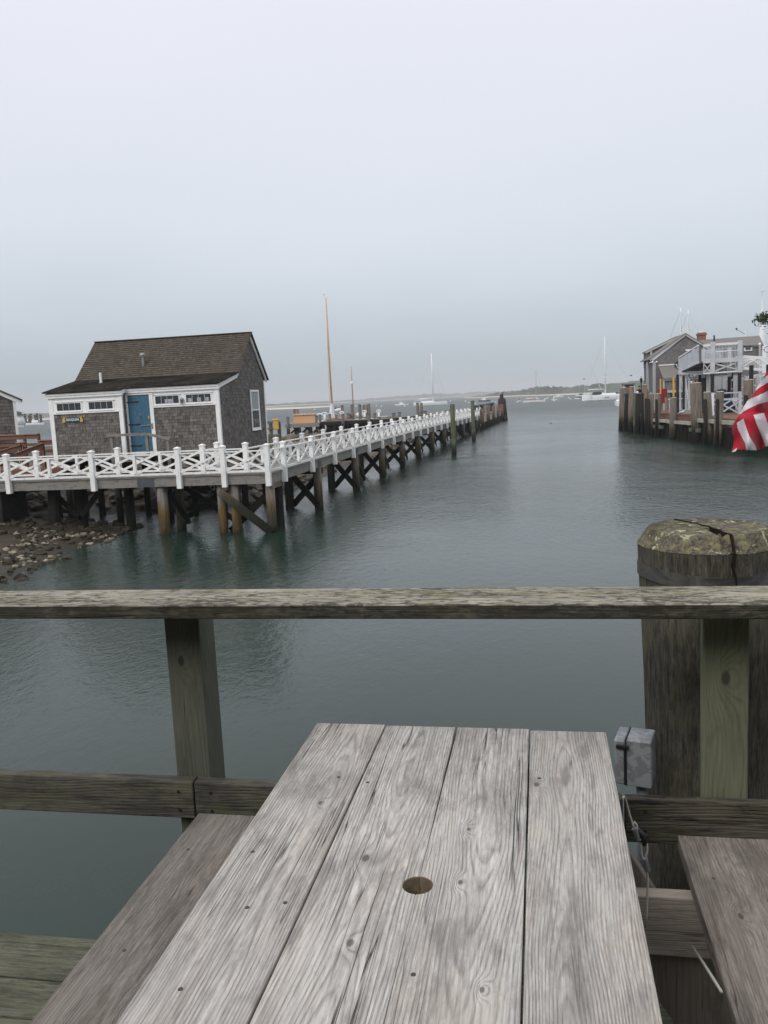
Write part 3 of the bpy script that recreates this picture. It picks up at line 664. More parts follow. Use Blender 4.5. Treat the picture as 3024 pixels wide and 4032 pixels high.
# ================================================================== CABIN
cb_ = thing('wooden_cabin', (-15.8, 33.5, 2.4), 'small shingled wooden cabin with white trim and a blue door above the footbridge', 'cabin')
WL_, WR, YW, YR, XS = -19.36, -12.33, 30.95, 31.3, -16.22   # wing left, right wall, wing front, main front, step
def rz_low(y): return 5.86-.19*(33.3-y)
Yb, Yrd, Zrd, Yre, Zre = 33.3, 35.28, 7.62, 37.2, 5.66
fY = lambda Y0: (lambda u, v, o: (u, Y0-o, v))
S = M['shake']
shingles([(WL_+.16, 2.62), (XS-.14, 2.62), (XS-.14, 4.56), (WL_+.16, 4.56)], fY(YW), .125, mb=None).build('wing_wall', S, cb_, (-17.8, YW, 3.6), fix=False)
b = shingles([(XS+.02, 2.62), (XS+.05, 2.62), (XS+.05, 5.3), (XS+.02, 5.3)], fY(YR), .125)
b = shingles([(-15.05, 2.62), (WR-.12, 2.62), (WR-.12, 4.64), (-15.05, 4.64)], fY(YR), .125, mb=b); b.build('front_wall', S, cb_, (-13.7, YR, 3.6), fix=False)
gab = [(YR+.02, 2.62), (36.98, 2.62), (36.98, 5.62), (35.28, 7.46), (33.34, 5.72), (YR+.02, 5.33)]
fR = lambda u, v, o: (WR+o, u, v)
b = None
for pc in ([(YR+.1, 2.62), (33.34, 2.62), (33.34, 5.70), (YR+.1, 5.33)], [(33.34, 2.62), (36.9, 2.62), (36.9, 5.72), (35.28, 7.44), (33.34, 5.70)]):
    b = shingles(pc, fR, .125, mb=b)
b.build('gable_wall', M['shake'], cb_, (WR, 34, 4), fix=False)
fL = lambda u, v, o: (WL_-o, u, v); b = None
for pc in ([(YW+.1, 2.62), (33.34, 2.62), (33.34, 5.70), (YW+.1, 5.28)], [(33.34, 2.62), (36.9, 2.62), (36.9, 5.72), (35.28, 7.44), (33.34, 5.70)]):
    b = shingles(pc, fL, .16, (.2, .3), mb=b)
b.build('gable_wall', M['shake'], cb_, (WL_, 34, 4), fix=False)
shingles([(YW+.06, 2.62), (YR, 2.62), (YR, 5.3), (YW+.06, 5.3)], lambda u, v, o: (XS+o, u, v), .125).build('step_wall', S, cb_, (XS, 31.1, 4), fix=False)
MB().box(WL_, WR, 36.92, 36.98, 2.62, 5.6).build('back_wall', plain('plain_shingle', (.12,.115,.11)), cb_)
MB().box(WL_+.03, WR-.03, YR+.06, 36.9, 2.40, 2.60).build('floor_frame', M['pile_dark'], cb_)
for x in (-19.2, -17, -14.8, -12.5):
    for y in (31.5, 34, 36.7): pile(MB(), x, y, 2.398, .13, -.8).build('pile', M['pile_dark'], cb_, (x, y, 0), True)
W = M['white']
for bx_ in ((WL_-.02, WL_+.16, YW-.03, YW+.05, 2.62, 5.28), (XS-.14, XS+.03, YW-.03, YW+.06, 2.62, 5.28), (WR-.13, WR+.03, YR-.03, YR+.10, 2.62, 5.36), (WR-.02, WR+.028, 36.88, 37.0, 2.62, 5.62)):
    MB().box(*bx_).build('corner_board', W, cb_)
MB().box(WL_+.16, XS-.14, YW-.012, YW+.05, 4.58, 5.16).box(WL_+.14, XS-.12, YW-.045, YW+.0, 4.53, 4.58).build('window_band', W, cb_)
MB().box(-15.05, WR-.13, YR-.012, YR+.05, 4.66, 5.22).box(-15.06, WR-.12, YR-.045, YR, 4.61, 4.66).box(XS+.04, -15.05, YR-.010, YR+.05, 5.15, 5.22).build('window_band', W, cb_)
MB().box(WL_-.06, XS+.07, YW-.09, YW+.05, 5.165, 5.325).box(WL_-.07, XS+.08, YW-.12, YW-.09, 5.26, 5.34).build('fascia', W, cb_)
MB().box(XS+.08, WR+.08, YR-.09, YR+.05, 5.225, 5.385).box(XS+.09, WR+.09, YR-.12, YR-.09, 5.32, 5.40).build('fascia', W, cb_)
b = MB(); xg = WR+.06
b.beam((xg, YR-.10, 5.33), (xg, Yb, 5.76), .06, .17); b.beam((xg, Yb-.02, 5.74), (xg, Yrd, 7.52), .06, .17); b.beam((xg, Yrd, 7.52), (xg, Yre+.02, 5.60), .06, .17)
b.build('bargeboard', W, cb_)
b = MB(); xg = WL_-.06
b.beam((xg, YW-.10, 5.28), (xg, Yb, 5.76), .06, .15); b.beam((xg, Yb-.02, 5.74), (xg, Yrd, 7.52), .06, .15); b.beam((xg, Yrd, 7.52), (xg, Yre+.02, 5.60), .06, .15); b.build('bargeboard', W, cb_)
MB().beam((XS+.075, YW-.10, 5.27), (XS+.075, YR-.10, 5.35), .04, .15).build('bargeboard', W, cb_)
def slope(x0, x1, y0, z0, y1, z1):
    Ls = math.hypot(y1-y0, z1-z0); c, s = (y1-y0)/Ls, (z1-z0)/Ls; sg = 1 if c > 0 else -1
    def f(u, v, o): return (u, y0+c*v-s*o*sg, z0+s*v+abs(c)*o)
    return f, [(x0, 0), (x1, 0), (x1, Ls), (x0, Ls)]
XRl, XRr = WL_-.16, WR+.17
f, p = slope(XRl, XS+.11, YW-.2, rz_low(YW-.2)+.04, Yb, 5.90); b = shingles(p, f, .13, th=.018, thick=.045)
f, p = slope(XS+.11, XRr, YR-.2, rz_low(YR-.2)+.03, Yb, 5.90); b = shingles(p, f, .13, th=.018, mb=b, thick=.045)
b.build('roof', M['roof_low'], cb_, (-15.8, 32, 5.5), fix=False)
f, p = slope(XRl, XRr, Yb, 5.905, Yrd, Zrd+.03); b = shingles(p, f, .135, th=.02, thick=.045)
f, p = slope(XRl, XRr, Yre+.05, Zre-.02, Yrd+.02, Zrd+.03); b = shingles(p, f, .16, (.3, .4), th=.02, mb=b, thick=.045)
rf = b.build('roof', M['roof'], cb_, (-15.8, 34, 6.5), fix=False)
MB().beam((XRl, Yrd, Zrd+.045), (XRr, Yrd, Zrd+.03), .2, .03).build('ridge_cap', M['roof'], rf)
vp = (-16.6, 33.87, 6.35)
b = MB().cyl((vp[0], vp[1], vp[2]-.05), (vp[0], vp[1], vp[2]+.5), .055, n=14); b.cyl((vp[0], vp[1], vp[2]+.1), (vp[0], vp[1], vp[2]+.13), .085, n=14)
b.cyl((vp[0], vp[1], vp[2]+.50), (vp[0], vp[1], vp[2]+.55), .13, .12, n=16); b.ball((vp[0], vp[1], vp[2]+.55), .12, 14, 6, (1, 1, .45)); b.build('vent_pipe', M['metal'], rf, smooth=False)
vp = (-17.85, 32.45, 5.72); b = MB().cyl((vp[0], vp[1], vp[2]+.06), (vp[0], vp[1], vp[2]+.44), .052, n=14); b.build('vent_pipe', W, rf)
MB().cyl((vp[0], vp[1], vp[2]-.02), (vp[0], vp[1], vp[2]+.06), .12, .06, n=14).build('flashing', M['metal'], rf)
def window(x0, x1, z0, z1, Y, n=4, cur=()):
    fr = MB().box(x0-.045, x1+.045, Y-.035, Y-.013, z0-.045, z0).box(x0-.045, x0, Y-.035, Y-.013, z0, z1).box(x1, x1+.045, Y-.035, Y-.013, z0, z1).box(x0-.045, x1+.045, Y-.035, Y-.013, z1, z1+.045)
    fr.box(x0-.09, x1+.09, Y-.06, Y-.014, z1+.045, z1+.065).box(x0-.08, x1+.08, Y-.06, Y-.014, z0-.07, z0-.046)
    w = fr.build('window', W, cb_, ((x0+x1)/2, Y, z0)); 
    MB().box(x0+.001, x1-.001, Y-.018, Y-.0135, z0+.001, z1-.001).build('pane', M['glass'], w)
    for k in range(1, n): xx = x0+(x1-x0)*k/n; MB().box(xx-.009, xx+.009, Y-.026, Y-.0185, z0+.001, z1-.001).build('muntin', M['white2'], w)
    for a, c in cur: MB().box(x0+(x1-x0)*a, x0+(x1-x0)*c, Y-.0182, Y-.0181+.0, z0+.02, z0+.17).build('curtain', M['curtain'], w)
window(-19.02, -17.98, 4.665, 4.95, YW); window(-17.63, -16.60, 4.665, 4.95, YW)
window(-14.95, -13.96, 4.75, 5.05, YR, 4, ((.40, .49), (.52, .74))); window(-13.65, -12.63, 4.75, 5.05, YR, 4, ((.06, .22), (.44, .49), (.52, .60), (.77, .92)))
# door
dr = MB().box(-16.13, -15.21, YR-.03, YR+.02, 2.90, 5.13); 
dr = dr.build('door', M['blue'], cb_, (-15.67, YR, 2.9), bev=.004)
b = MB()
for x in (-15.94, -15.76, -15.58, -15.40): b.box(x-.003, x+.003, YR-.0325, YR-.0305, 2.93, 5.10)
b.build('plank_groove', plain('door_groove', (.02,.08,.17)), dr)
for z in (4.87, 3.98, 3.13): MB().beam((-16.17, YR-.04, z), (-15.70, YR-.04, z+.005), .014, .05).cyl((-15.69, YR-.046, z+.005), (-15.69, YR-.034, z+.005), .035, n=10).build('strap_hinge', M['black'], dr)
b = MB(); b.tube([(-15.66+.05*math.cos(t), YR-.055, 4.30+.06*math.sin(t)) for t in lsp(0, 6.283, 15)], .012, 6, False); b.ball((-15.66, YR-.05, 4.37), .035, 8, 6); b.build('knocker', M['metal'], dr)
MB().box(-15.30, -15.245, YR-.05, YR-.031, 4.18, 4.30).ball((-15.27, YR-.07, 4.24), .03, 8, 6).build('handle', M['gold'], dr)
MB().beam((-15.68, YR-.05, 3.92), (-15.16, YR-.05, 3.945), .03, .045).box(-15.19, -15.13, YR-.06, YR-.03, 3.78, 4.0).build('latch_bar', M['greywood'], dr)
MB().box(-16.22, -16.135, YR-.045, YR+.02, 2.75, 5.15).box(-15.205, -15.05, YR-.045, YR+.02, 2.62, 5.15).box(-16.24, -15.03, YR-.06, YR-.01, 5.15, 5.19).box(-16.13, -15.21, YR-.05, YR, 2.74, 2.895).build('door_frame', W, cb_)
# wall lamp
lp = MB().cyl((-13.81, YR-.012, 4.86), (-13.81, YR-.09, 4.88), .05, n=12); lp.ball((-13.81, YR-.10, 4.88), .075, 12, 8); 
lp = lp.build('wall_lamp', M['metal'], cb_, (-13.81, YR, 4.86), True)
b = MB()
for k in range(6): a = k*math.pi/3; b.tube([(-13.81+.05*math.cos(a), YR-.10+.05*math.sin(a), 4.85), (-13.81+.045*math.cos(a), YR-.10+.045*math.sin(a), 4.70), (-13.81, YR-.10, 4.67)], .005, 5)
b.tube([(-13.81+.05*math.cos(t), YR-.1+.05*math.sin(t), 4.77) for t in lsp(0, 6.283, 13)], .005, 5, False); b.build('cage', M['metal'], lp)
MB().ball((-13.81, YR-.10, 4.77), .035, 10, 8, (1,1,1.5)).build('globe', M['glass'], lp, smooth=True)
# gable window
y0, y1, z0, z1 = 35.02, 35.98, 3.55, 5.10; X = WR+.022
gw = MB().box(X, X+.03, y0-.08, y0, z0-.09, z1+.09).box(X, X+.03, y1, y1+.08, z0-.09, z1+.09).box(X, X+.035, y0, y1, z0-.09, z0).box(X, X+.035, y0, y1, z1, z1+.09).box(X, X+.028, y0, y1, 4.29, 4.34).box(X, X+.05, y0-.1, y1+.1, z0-.13, z0-.09)
gw.box(X, X+.02, y0, y0+.035, z0, z1).box(X, X+.02, y1-.035, y1, z0, z1)
gw = gw.build('gable_window', W, cb_, (X, 35.5, 4.3))
MB().box(X-.02, X+.006, y0+.036, y1-.036, z0+.001, 4.289).build('pane', M['glass'], gw)
MB().box(X-.02, X+.006, y0+.036, y1-.036, 4.341, z1-.001).build('pane', M['curtain'], gw)
for k in range(1, 3): yk = y0+(y1-y0)*k/3; MB().box(X+.007, X+.010, yk-.006, yk+.006, z0, z1).build('muntin', M['metal'], gw)
for zz in (3.9, 4.7): MB().box(X+.007, X+.0095, y0+.036, y1-.036, zz-.006, zz+.006).build('muntin', M['metal'], gw)

# name sign
sg = thing('name_sign', (-18.37, YW-.02, 4.30), 'small dark green name sign with gilded ends on the cabin wall below its left windows', 'sign')
xc, zc, Ys = -18.37, 4.295, YW-.035
p2 = [(-.30,-.055),(-.27,-.085),(.27,-.085),(.30,-.055),(.30,.05),(.27,.08),(-.27,.08),(-.30,.05)]
MB().prism(p2, lambda u, v, w: (xc+u, Ys-.03+w, zc+v), .03).build('board', M['signgreen'], sg)
for s in (-1, 1):
    q = [(s*.30,-.06),(s*.35,-.10),(s*.40,-.115),(s*.44,-.10),(s*.45,-.03),(s*.43,.03),(s*.40,.09),(s*.35,.115),(s*.315,.085),(s*.34,.03),(s*.33,-.02)]
    MB().prism(q, lambda u, v, w: (xc+u, Ys-.035+w, zc+v), .035).build('gilded_end', M['gold'], sg)
cu = D.curves.new('lettering', 'FONT'); cu.body = 'SEAQUIN'; cu.size = .125; cu.align_x = 'CENTER'; cu.align_y = 'CENTER'; cu.extrude = .003; cu.offset = .0015; cu.space_character = 1.08
to = D.objects.new('tmp', cu); C.objects.link(to); bpy.context.view_layer.update()
me = D.meshes.new_from_object(to.evaluated_get(bpy.context.evaluated_depsgraph_get())); D.objects.remove(to)
me.materials.clear(); me.materials.append(M['signwhite']); lo = D.objects.new('lettering', me); C.objects.link(lo); lo.parent = sg
lo.location = (0, -.051, -.005); lo.rotation_euler = (R(90), 0, 0)

# entry stairs
st = thing('entry_stairs', (-15.5, 30.6, 2.14), 'grey timber steps with a handrail up to the blue cabin door', 'stairs')
gw_ = M['greywood']; Yh = 30.28
MB().box(-16.55, -14.95, Yh+.08, 31.2, 2.72, 2.78).build('landing', M['deckw'], st)
MB().box(-16.55, -14.95, Yh+.05, Yh+.11, 2.56, 2.72).build('landing_beam', gw_, st)
for i, z in enumerate((2.53, 2.32)): MB().box(-14.94+i*.3, -14.64+i*.3, Yh+.1, 31.1, z-.04, z).build('tread', M['deckw'], st)
for x, zt in ((-16.42, 3.57), (-14.95, 3.54), (-14.10, 3.32)): MB().box(x-.05, x+.05, Yh-.05, Yh+.05, 1.2, zt).build('post', gw_, st, (x, Yh, 2.5))
MB().box(-16.6, -14.9, Yh-.09, Yh+.05, 3.572, 3.67).build('handrail', gw_, st, (-15.7, Yh, 3.6)); MB().beam((-14.9, Yh-.02, 3.61), (-13.98, Yh-.02, 3.38), .14, .09).build('handrail', gw_, st, (-14.5, Yh, 3.5))
for x in (-16.4, -15.0): MB().cyl((x, 31.0, -.5), (x, 31.0, 2.718), .1, n=8).build('pile', M['pile_dark'], st)

# reddish ramp with railings on the left
rp = thing('ramp', (-22, 32.5, 2.2), 'red brown timber ramp with sloping handrails left of the cabin', 'ramp')
B1, B2 = M['brownramp'], M['browntop']
def rail(p, q, drop=.20, posts=(), low=True, zb=2.3):
    p = Vector(p); q = Vector(q)
    MB().beam(p, q, .16, .035).build('handrail', B2, rp, p.lerp(q, .5)); MB().beam(p-Vector((0, .0, .12)), q-Vector((0, 0, .12)), .04, .19).build('rail_board', B1, rp, p.lerp(q, .5))
    if low: MB().beam(p-Vector((0, 0, .47)), q-Vector((0, 0, .47)), .04, .13).build('rail_board', B1, rp, p.lerp(q, .5))
    for t in posts:
        c = p.lerp(q, t); MB().box(c.x-.05, c.x+.05, c.y+.025, c.y+.125, zb, c.z-.02).build('post', B1, rp, c)
z8 = lambda a, b_, y: py(a/5.53, 1500+b_/5.53, y)
rail(z8(-400, 1200, 34.2), z8(555, 1165, 34.0), posts=(.3, .95)); rail(z8(560, 1160, 34.0), z8(845, 1150, 34.0), posts=(.9,))
rail(z8(320, 1580, 31.6), z8(915, 1352, 32.2), posts=(.97,), low=False); rail(z8(-400, 1640, 32.6), z8(445, 1385, 33.2), posts=(.96,), low=False)
rail(z8(350, 1345, 33.3), z8(560, 1330, 33.3), posts=(.7,), low=False)
rail(z8(850, 1295, 32.6), z8(1180, 1275, 32.6), posts=(.15, .9))
MB().box(-27, -19.5, 31.7, 34.3, 2.25, 2.33).build('ramp_deck', B1, rp); MB().box(-27, -19.5, 31.62, 31.69, 2.02, 2.32).build('side_beam', B1, rp)
for x in (-25, -22.5, -20): pile(MB(), x, 31.9, 2.248, .13, -.5).build('pile', M['pile_dark'], rp, (x, 31.9, 0), True)
pile(MB(), -20, 34, 2.248, .13, -.5).build('pile', M['pile_dark'], rp)

# second cabin at the left edge of the view
c2 = thing('shingled_cabin', (-23.6, 35.0, 2.4), 'second grey shingled cabin, only its right gable end showing beyond the ramp', 'cabin')
XR2, Y2 = -23.60, 35.0; ze, zr, xr = 5.26, 6.86, -26.6
CABIN2_TURN = R(34)
shingles([(-29.6, 2.4), (XR2-.08, 2.4), (XR2-.08, ze), (xr, zr), (-29.6, ze)], fY(Y2), .155).build('front_wall', S, c2, (xr, Y2, 4), fix=False)
shingles([(Y2, 2.4), (39.5, 2.4), (39.5, ze), (Y2, ze)], lambda u, v, o: (XR2+o-.03, u, v), .155, (.2, .3)).build('side_wall', S, c2, (XR2, 37, 4), fix=False)
MB().box(-29.6, XR2, 39.5, 39.55, 2.4, 5.2).build('back_wall', plain('plain_wall', (.12,.11,.1)), c2)
MB().box(XR2-.10, XR2+.02, Y2-.03, Y2+.06, 2.4, ze+.02).build('corner_board', W, c2)
MB().beam((xr, Y2-.06, zr+.06), (XR2+.26, Y2-.06, ze-.08), .05, .2, (0, 0, 1)).build('bargeboard', W, c2)
b = MB().beam((xr, Y2-.16, zr+.18), (XR2+.30, Y2-.16, ze+.04), .001, .06)
b = MB(); k_ = (ze+.06-zr-.18)/(XR2+.32-xr)
b.add([(xr, Y2-.15, zr+.18), (XR2+.32, Y2-.15, ze+.04), (XR2+.32, 39.7, ze+.04), (xr, 39.7, zr+.18), (xr, Y2-.15, zr+.10), (XR2+.32, Y2-.15, ze-.03), (XR2+.32, 39.7, ze-.03), (xr, 39.7, zr+.10)], [(0,1,2,3),(4,7,6,5),(0,4,5,1),(1,5,6,2),(2,6,7,3)])
b.add([(xr, Y2-.15, zr+.18), (-29.9, Y2-.15, ze+.04), (-29.9, 39.7, ze+.04), (xr, 39.7, zr+.18)], [(0,1,2,3)]); b.build('roof', M['roof'], c2)
for x in (-29.4, -26.5, -23.8): pile(MB(), x, 35.2, 2.398, .13, -.5).build('pile', M['pile_dark'], c2, (x, 35.2, 0), True)
MB().box(-29.6, XR2-.02, 35.05, 39.5, 2.2, 2.398).build('floor_frame', M['pile_dark'], c2)

c2.rotation_euler = (0, 0, CABIN2_TURN)
# ================================================================== GREEN PILES AND THE END OF THE LONG FOOTBRIDGE
for x, y, zt, lab in ((-6.62, 64.8, 3.88, 'nearer of two free standing green timber piles beside the long footbridge'), (-6.50, 83.3, 3.95, 'farther of two free standing green timber piles beside the long footbridge')):
    t = pile(MB(), x, y, zt, .185, n=14).build('channel_pile', M['pile_green'], None, (x, y, 0), True); tag(t, lab, 'piling', 'free standing piles beside the long footbridge')
bw = thing('breakwater_fence', (-7.2, 124, 0), 'weathered plank barrier with brown posts at the harbour end of the long footbridge', 'barrier')
M['wallw'] = wood('bleached_plank_timber', (.50,.49,.45), (.30,.29,.26), 71, 'Y', 12, .3, .5, .4, (.12,.12,.11), bump=.2)
def zB(y): return 1.95-(y-107)*.012
ysb = [107.6, 116, 124.5, 132.5, 140]
for a, c in zip(ysb[:-1], ysb[1:]):
    MB().beam((xb(a), a, 1.15), (xb(c), c, 1.05), .12, 1.2).build('plank_wall', M['wallw'], bw); MB().beam((xb(a)+.08, a, 2.0), (xb(c)+.08, c, 1.9), .14, .14).build('top_beam', M['wallw'], bw)
for y in ysb:
    MB().box(xb(y)+.02, xb(y)+.50, y-.3, y+.3, .8, 2.75).build('brown_post', M['pile_brown'], bw, (xb(y), y, 0))
yk = 108.5
while yk < 141:
    pile(MB(), xb(yk)+.05, yk, .9, .22).build('dark_pile', M['pile_dark'], bw, (xb(yk), yk, 0), True); yk += 1.9
for y in (110, 113, 118.5, 121, 127, 129.5, 134.5, 137):
    o = pile(MB(), xb(y)-.9, y, 3.0, .24).build('capped_pile', M['pile'] if int(y) % 2 else M['pile_dark'], bw, (xb(y), y, 0), True); MB().cyl((xb(y)-.9, y, 3.0), (xb(y)-.9, y, 3.12), .27, n=12).build('cap', M['bluecap'], o)
MB().box(xb(124)-2.6, xb(124)-1.6, 107.4, 140, 1.5, 1.75).build('walkway', M['deckw'], bw)

dl = thing('dolphin_piles', (-6.2, 141.6, 0), 'rust brown cluster of bound leaning piles ending the long footbridge, a gull on top', 'dolphin')
for i, (dx, dy, tx, ty, zt) in enumerate(((-.55, -.2, -.35, -.1, 3.7), (-.15, -.45, -.1, -.2, 4.25), (.3, -.35, .2, -.15, 3.75), (.6, .0, .4, .05, 3.65), (.1, .45, .05, .2, 4.5), (-.4, .4, -.2, .2, 3.8))):
    MB().cyl((-6.2+dx*1.25, 141.6+dy*1.25, -1.5), (-6.2+tx, 141.6+ty, zt), .27, .22, 12).build('leaning_pile', M['pile_rust'], dl, (-6.2+dx, 141.6+dy, 0), True)
MB().tube([(-6.2+.78*math.cos(t), 141.6+.62*math.sin(t), 3.15) for t in lsp(0, 6.283, 20)], .04, 6, False).build('binding_cable', M['black'], dl)
def gull(loc, yaw, s, label):
    g_ = thing('seagull', loc, label, 'bird'); b = MB(); prof = [(-.30, .0, .012), (-.2, .03, .05), (-.08, .05, .085), (.05, .07, .09), (.13, .13, .055), (.18, .19, .045), (.23, .20, .038), (.27, .19, .012), (.32, .18, .004)]
    c, sn = math.cos(yaw), math.sin(yaw); T = lambda x, y, z: (loc[0]+s*(x*c-y*sn), loc[1]+s*(x*sn+y*c), loc[2]+s*(z+.14))
    b.tube([T(x, 0, z) for x, z, r in prof], [r*s for x, z, r in prof], 10); b.build('body', plain('white_feathers_%d' % int(loc[0]*10), (.75,.75,.74), .8, .1), g_, smooth=True)
    for sd in (-1, 1):
        MB().tube([T(.1, sd*.05, .08), T(-.1, sd*.085, .06), T(-.33, sd*.03, .02)], [.03*s, .055*s, .01*s], 8).build('wing', M['wallw'] if False else WINGM, g_, smooth=True)
        MB().cyl(T(.0, sd*.03, -.02), T(.0, sd*.03, -.14), .008*s, n=6).build('leg', M['gold'], g_)
    return g_
WINGM = plain('grey_feathers', (.30,.32,.34), .8, .1)
gull((-6.15, 141.75, 4.50), R(200), 1.25, 'seagull perched on the rust brown piles at the footbridge end')

# ================================================================== HARBOUR DOCK (behind the footbridge)
hd = thing('harbour_dock', (-28, 120, 0), 'low dark timber dock beyond the footbridge, carrying the orange crate', 'dock')
MB().box(-37, -31.8, 119.6, 124, 1.38, 1.56).build('deck_boards', M['deckw'], hd); MB().box(-31.79, -8, 120.2, 124.5, 1.52, 1.72).build('deck_boards', M['deckw'], hd)
MB().box(-37, -31.8, 119.5, 119.59, 1.0, 1.50).build('side_beam', M['stringer'], hd, (-34, 119.5, 1.2)); MB().box(-31.79, -8, 120.1, 120.19, 1.2, 1.66).build('side_beam', M['pile_dark'], hd)
x = -36.7
while x < -8:
    pile(MB(), x, 119.9 if x < -31.8 else 120.5, 1.37, .22).build('pile', M['pile_dark'], hd, (x, 120, 0), True); pile(MB(), x+.6, 123.4, 1.37, .22).build('pile', M['pile_dark'], hd, (x, 123, 0), True)
    MB().beam((x+.1, 120.9, .1), (x+1.5, 120.9, 1.3), .26, .1, (0, 1, 0)).build('cross_brace', M['pile_dark'], hd); MB().beam((x+1.6, 121.0, .1), (x+.2, 121.0, 1.3), .26, .1, (0, 1, 0)).build('cross_brace', M['pile_dark'], hd)
    x += 1.75
MB().box(-31.5, -8, 122.5, 122.7, -.5, 1.5).build('back_boards', M['pile_dark'], hd)
MB().beam((-31.0, 121.5, 1.80), (-24.5, 121.0, 2.02), 1.2, .14).beam((-24.4, 121.0, 1.98), (-20, 120.8, 1.80), 1.0, .12).build('gangway', M['pile'], hd)
MB().beam((-21.5, 108, 1.7), (-13.5, 108, 2.1), .2, .35).build('mooring_beam', M['pile_rust'], hd)

ct = thing('storage_crate', (-34.2, 121, 1.56), 'large orange wooden storage crate with a sloped lid and pale lamps on the far dock', 'crate')
M['orange'] = wood('orange_crate_timber', (.66,.38,.21), (.52,.28,.14), 81, 'X', 8, .4, .4, .15, (.3,.13,.06), bump=.1, crack=.1)
MB().box(-35.9, -32.55, 120.2, 121.6, 1.565, 2.72).build('body', M['orange'], ct, (-34, 121, 2), bev=.03)
MB().add([(-36,120.1,2.73),(-32.4,120.1,2.73),(-32.4,121.75,2.98),(-36,121.75,2.98),(-36,120.1,2.79),(-32.4,120.1,2.79),(-32.4,121.75,3.02),(-36,121.75,3.02)],[(0,3,2,1),(4,5,6,7),(0,1,5,4),(1,2,6,5),(2,3,7,6),(3,0,4,7)]).build('lid', M['browntop'], ct)
for x in (-35.7, -34.5, -34.0, -32.8): MB().ball((x, 120.08, 2.84), .10, 8, 6).build('lamp_globe', M['white3'], ct, smooth=True)

def pedestal(x, y, z, label):
    t = thing('power_pedestal', (x, y, z), label, 'pedestal', 'white pedestals on the far dock')
    MB().tube([(x, y, z), (x, y, z+.5), (x, y, z+.8)], [.27, .17, .15], 10).build('stand', M['white'], t, smooth=True)
    b = MB().prism([(-.15,.78),(.15,.78),(.36,1.12),(.28,1.28),(.12,1.36),(-.12,1.36),(-.28,1.28),(-.36,1.12)], lambda u, v, w: (x+u, y-.10+w, z+v), .2); h = b.build('head', M['white'], t)
    for s in (-1, 1): MB().ball((x+s*.12, y-.11, z+1.12), .07, 8, 6).build('socket', M['black'], h)
pedestal(-31.2, 120.6, 1.72, 'white power pedestal just right of the orange crate on the far dock')
pedestal(-28.9, 122.0, 1.72, 'white power pedestal by the foot of the orange mast')
pedestal(-25.6, 122.6, 1.72, 'white power pedestal between the mizzen mast and the tall piles')
pedestal(-23.1, 120.8, 1.72, 'white power pedestal standing alone on the right part of the far dock')

z9 = lambda a, b_, y: py(1050+a/3.318, 1540+b_/3.318, y)
pil = [(275,340,430,119.4,.21,'bcap'), (648,325,420,120.3,.2,'bcap'), (693,310,400,124.8,.2,'bcap'), (825,300,390,125,.2,'bcap'), (907,300,385,125,.2,'b'), (992,300,470,119.7,.24,'bcap'), (985,185,380,126,.22,'bcap'), (1062,290,385,124.8,.2,'bcap'), (1083,300,385,125.5,.2,'bcap'),
       (1113,180,375,126,.24,'bcap'), (1215,175,375,126,.24,'bcap'), (1268,168,372,127,.18,'b'), (1307,168,372,127,.18,'b'), (1335,170,372,126.4,.2,'bcap'), (1330,300,440,119.7,.24,'bcap'), (1410,290,375,124.6,.22,'bcap'), (360,225,300,126,.2,'b'), (400,225,300,126,.2,'b'), (1655,290,370,124,.22,'bcap')]
pil.sort()
z9b = lambda a, b_, y: py(1500+a/3.016, 1500+b_/3.016, y)
PL = [(z9(a, t, y), r, c) for a, t, bo, y, r, c in pil]+[(z9b(a, t, y), r, c) for a, t, y, r, c in ((155,382,116,.22,'bcap'), (217,372,118,.22,'bcap'), (433,250,118,.2,'b'), (478,248,118,.2,'b'), (468,368,116,.22,'bcap'), (520,355,117,.24,'bcap'), (790,335,118,.3,'b'))]
for i, (p, r, c) in enumerate(PL):
    kind_ = 'blue capped grey' if c == 'bcap' else 'bare grey'
    RW = ['low brown beam', 'tall double pile', 'left of the white sloop', 'right of the white sloop']
    lab = '%s pile, %s from the left of all piles along the far dock' % (kind_, ORD[i]) if i < 20 else '%s pile, %s from the right of all piles along the far dock' % (kind_, ORD[len(PL)-1-i])
    t = thing('dock_piling', (p.x, p.y, 0), lab, 'piling', 'piles standing along the far dock')
    pile(MB(), p.x, p.y, p.z-.1, r, n=10).build('shaft', M['pile_tan'] if i % 3 else M['pile'], t, smooth=True)
    if c == 'bcap': MB().cyl((p.x, p.y, p.z-.1), (p.x, p.y, p.z+.04), r*1.12, r*.9, n=10).build('cap', M['bluecap'], t)

# small grey landing fence with a yellow life ring box beyond the cabin
lf = thing('landing_rail', tuple(z9(90, 600, 68)), 'dark grey post and rail landing visible right behind the cabin', 'railing')
for a in (-60, 50, 158):
    p = z9(a, 405, 68); MB().box(p.x-.13, p.x+.13, p.y-.1, p.y+.1, .2, p.z).build('post', M['pile'], lf, (p.x, p.y, 1))
for b_ in (408, 492, 580):
    p, q = z9(-100, b_+4, 67.85), z9(175, b_, 67.85); MB().beam(p, q, .08, .18).build('rail', M['pile'], lf, p)
p = z9(122, 420, 67.6); yb_ = thing('yellow_box', (p.x, p.y, p.z-.3), 'yellow box hanging on the landing rail behind the cabin', 'box')
MB().box(p.x-.22, p.x+.22, p.y-.12, p.y+.12, p.z-.55, p.z+.3).build('box', plain('yellow_plastic', (.55,.34,.08), .5, .4), yb_, bev=.05); MB().box(p.x-.27, p.x+.27, p.y-.16, p.y+.14, p.z+.22, p.z+.36).build('lid', plain('amber_plastic', (.6,.30,.05), .4, .5), yb_, bev=.04)

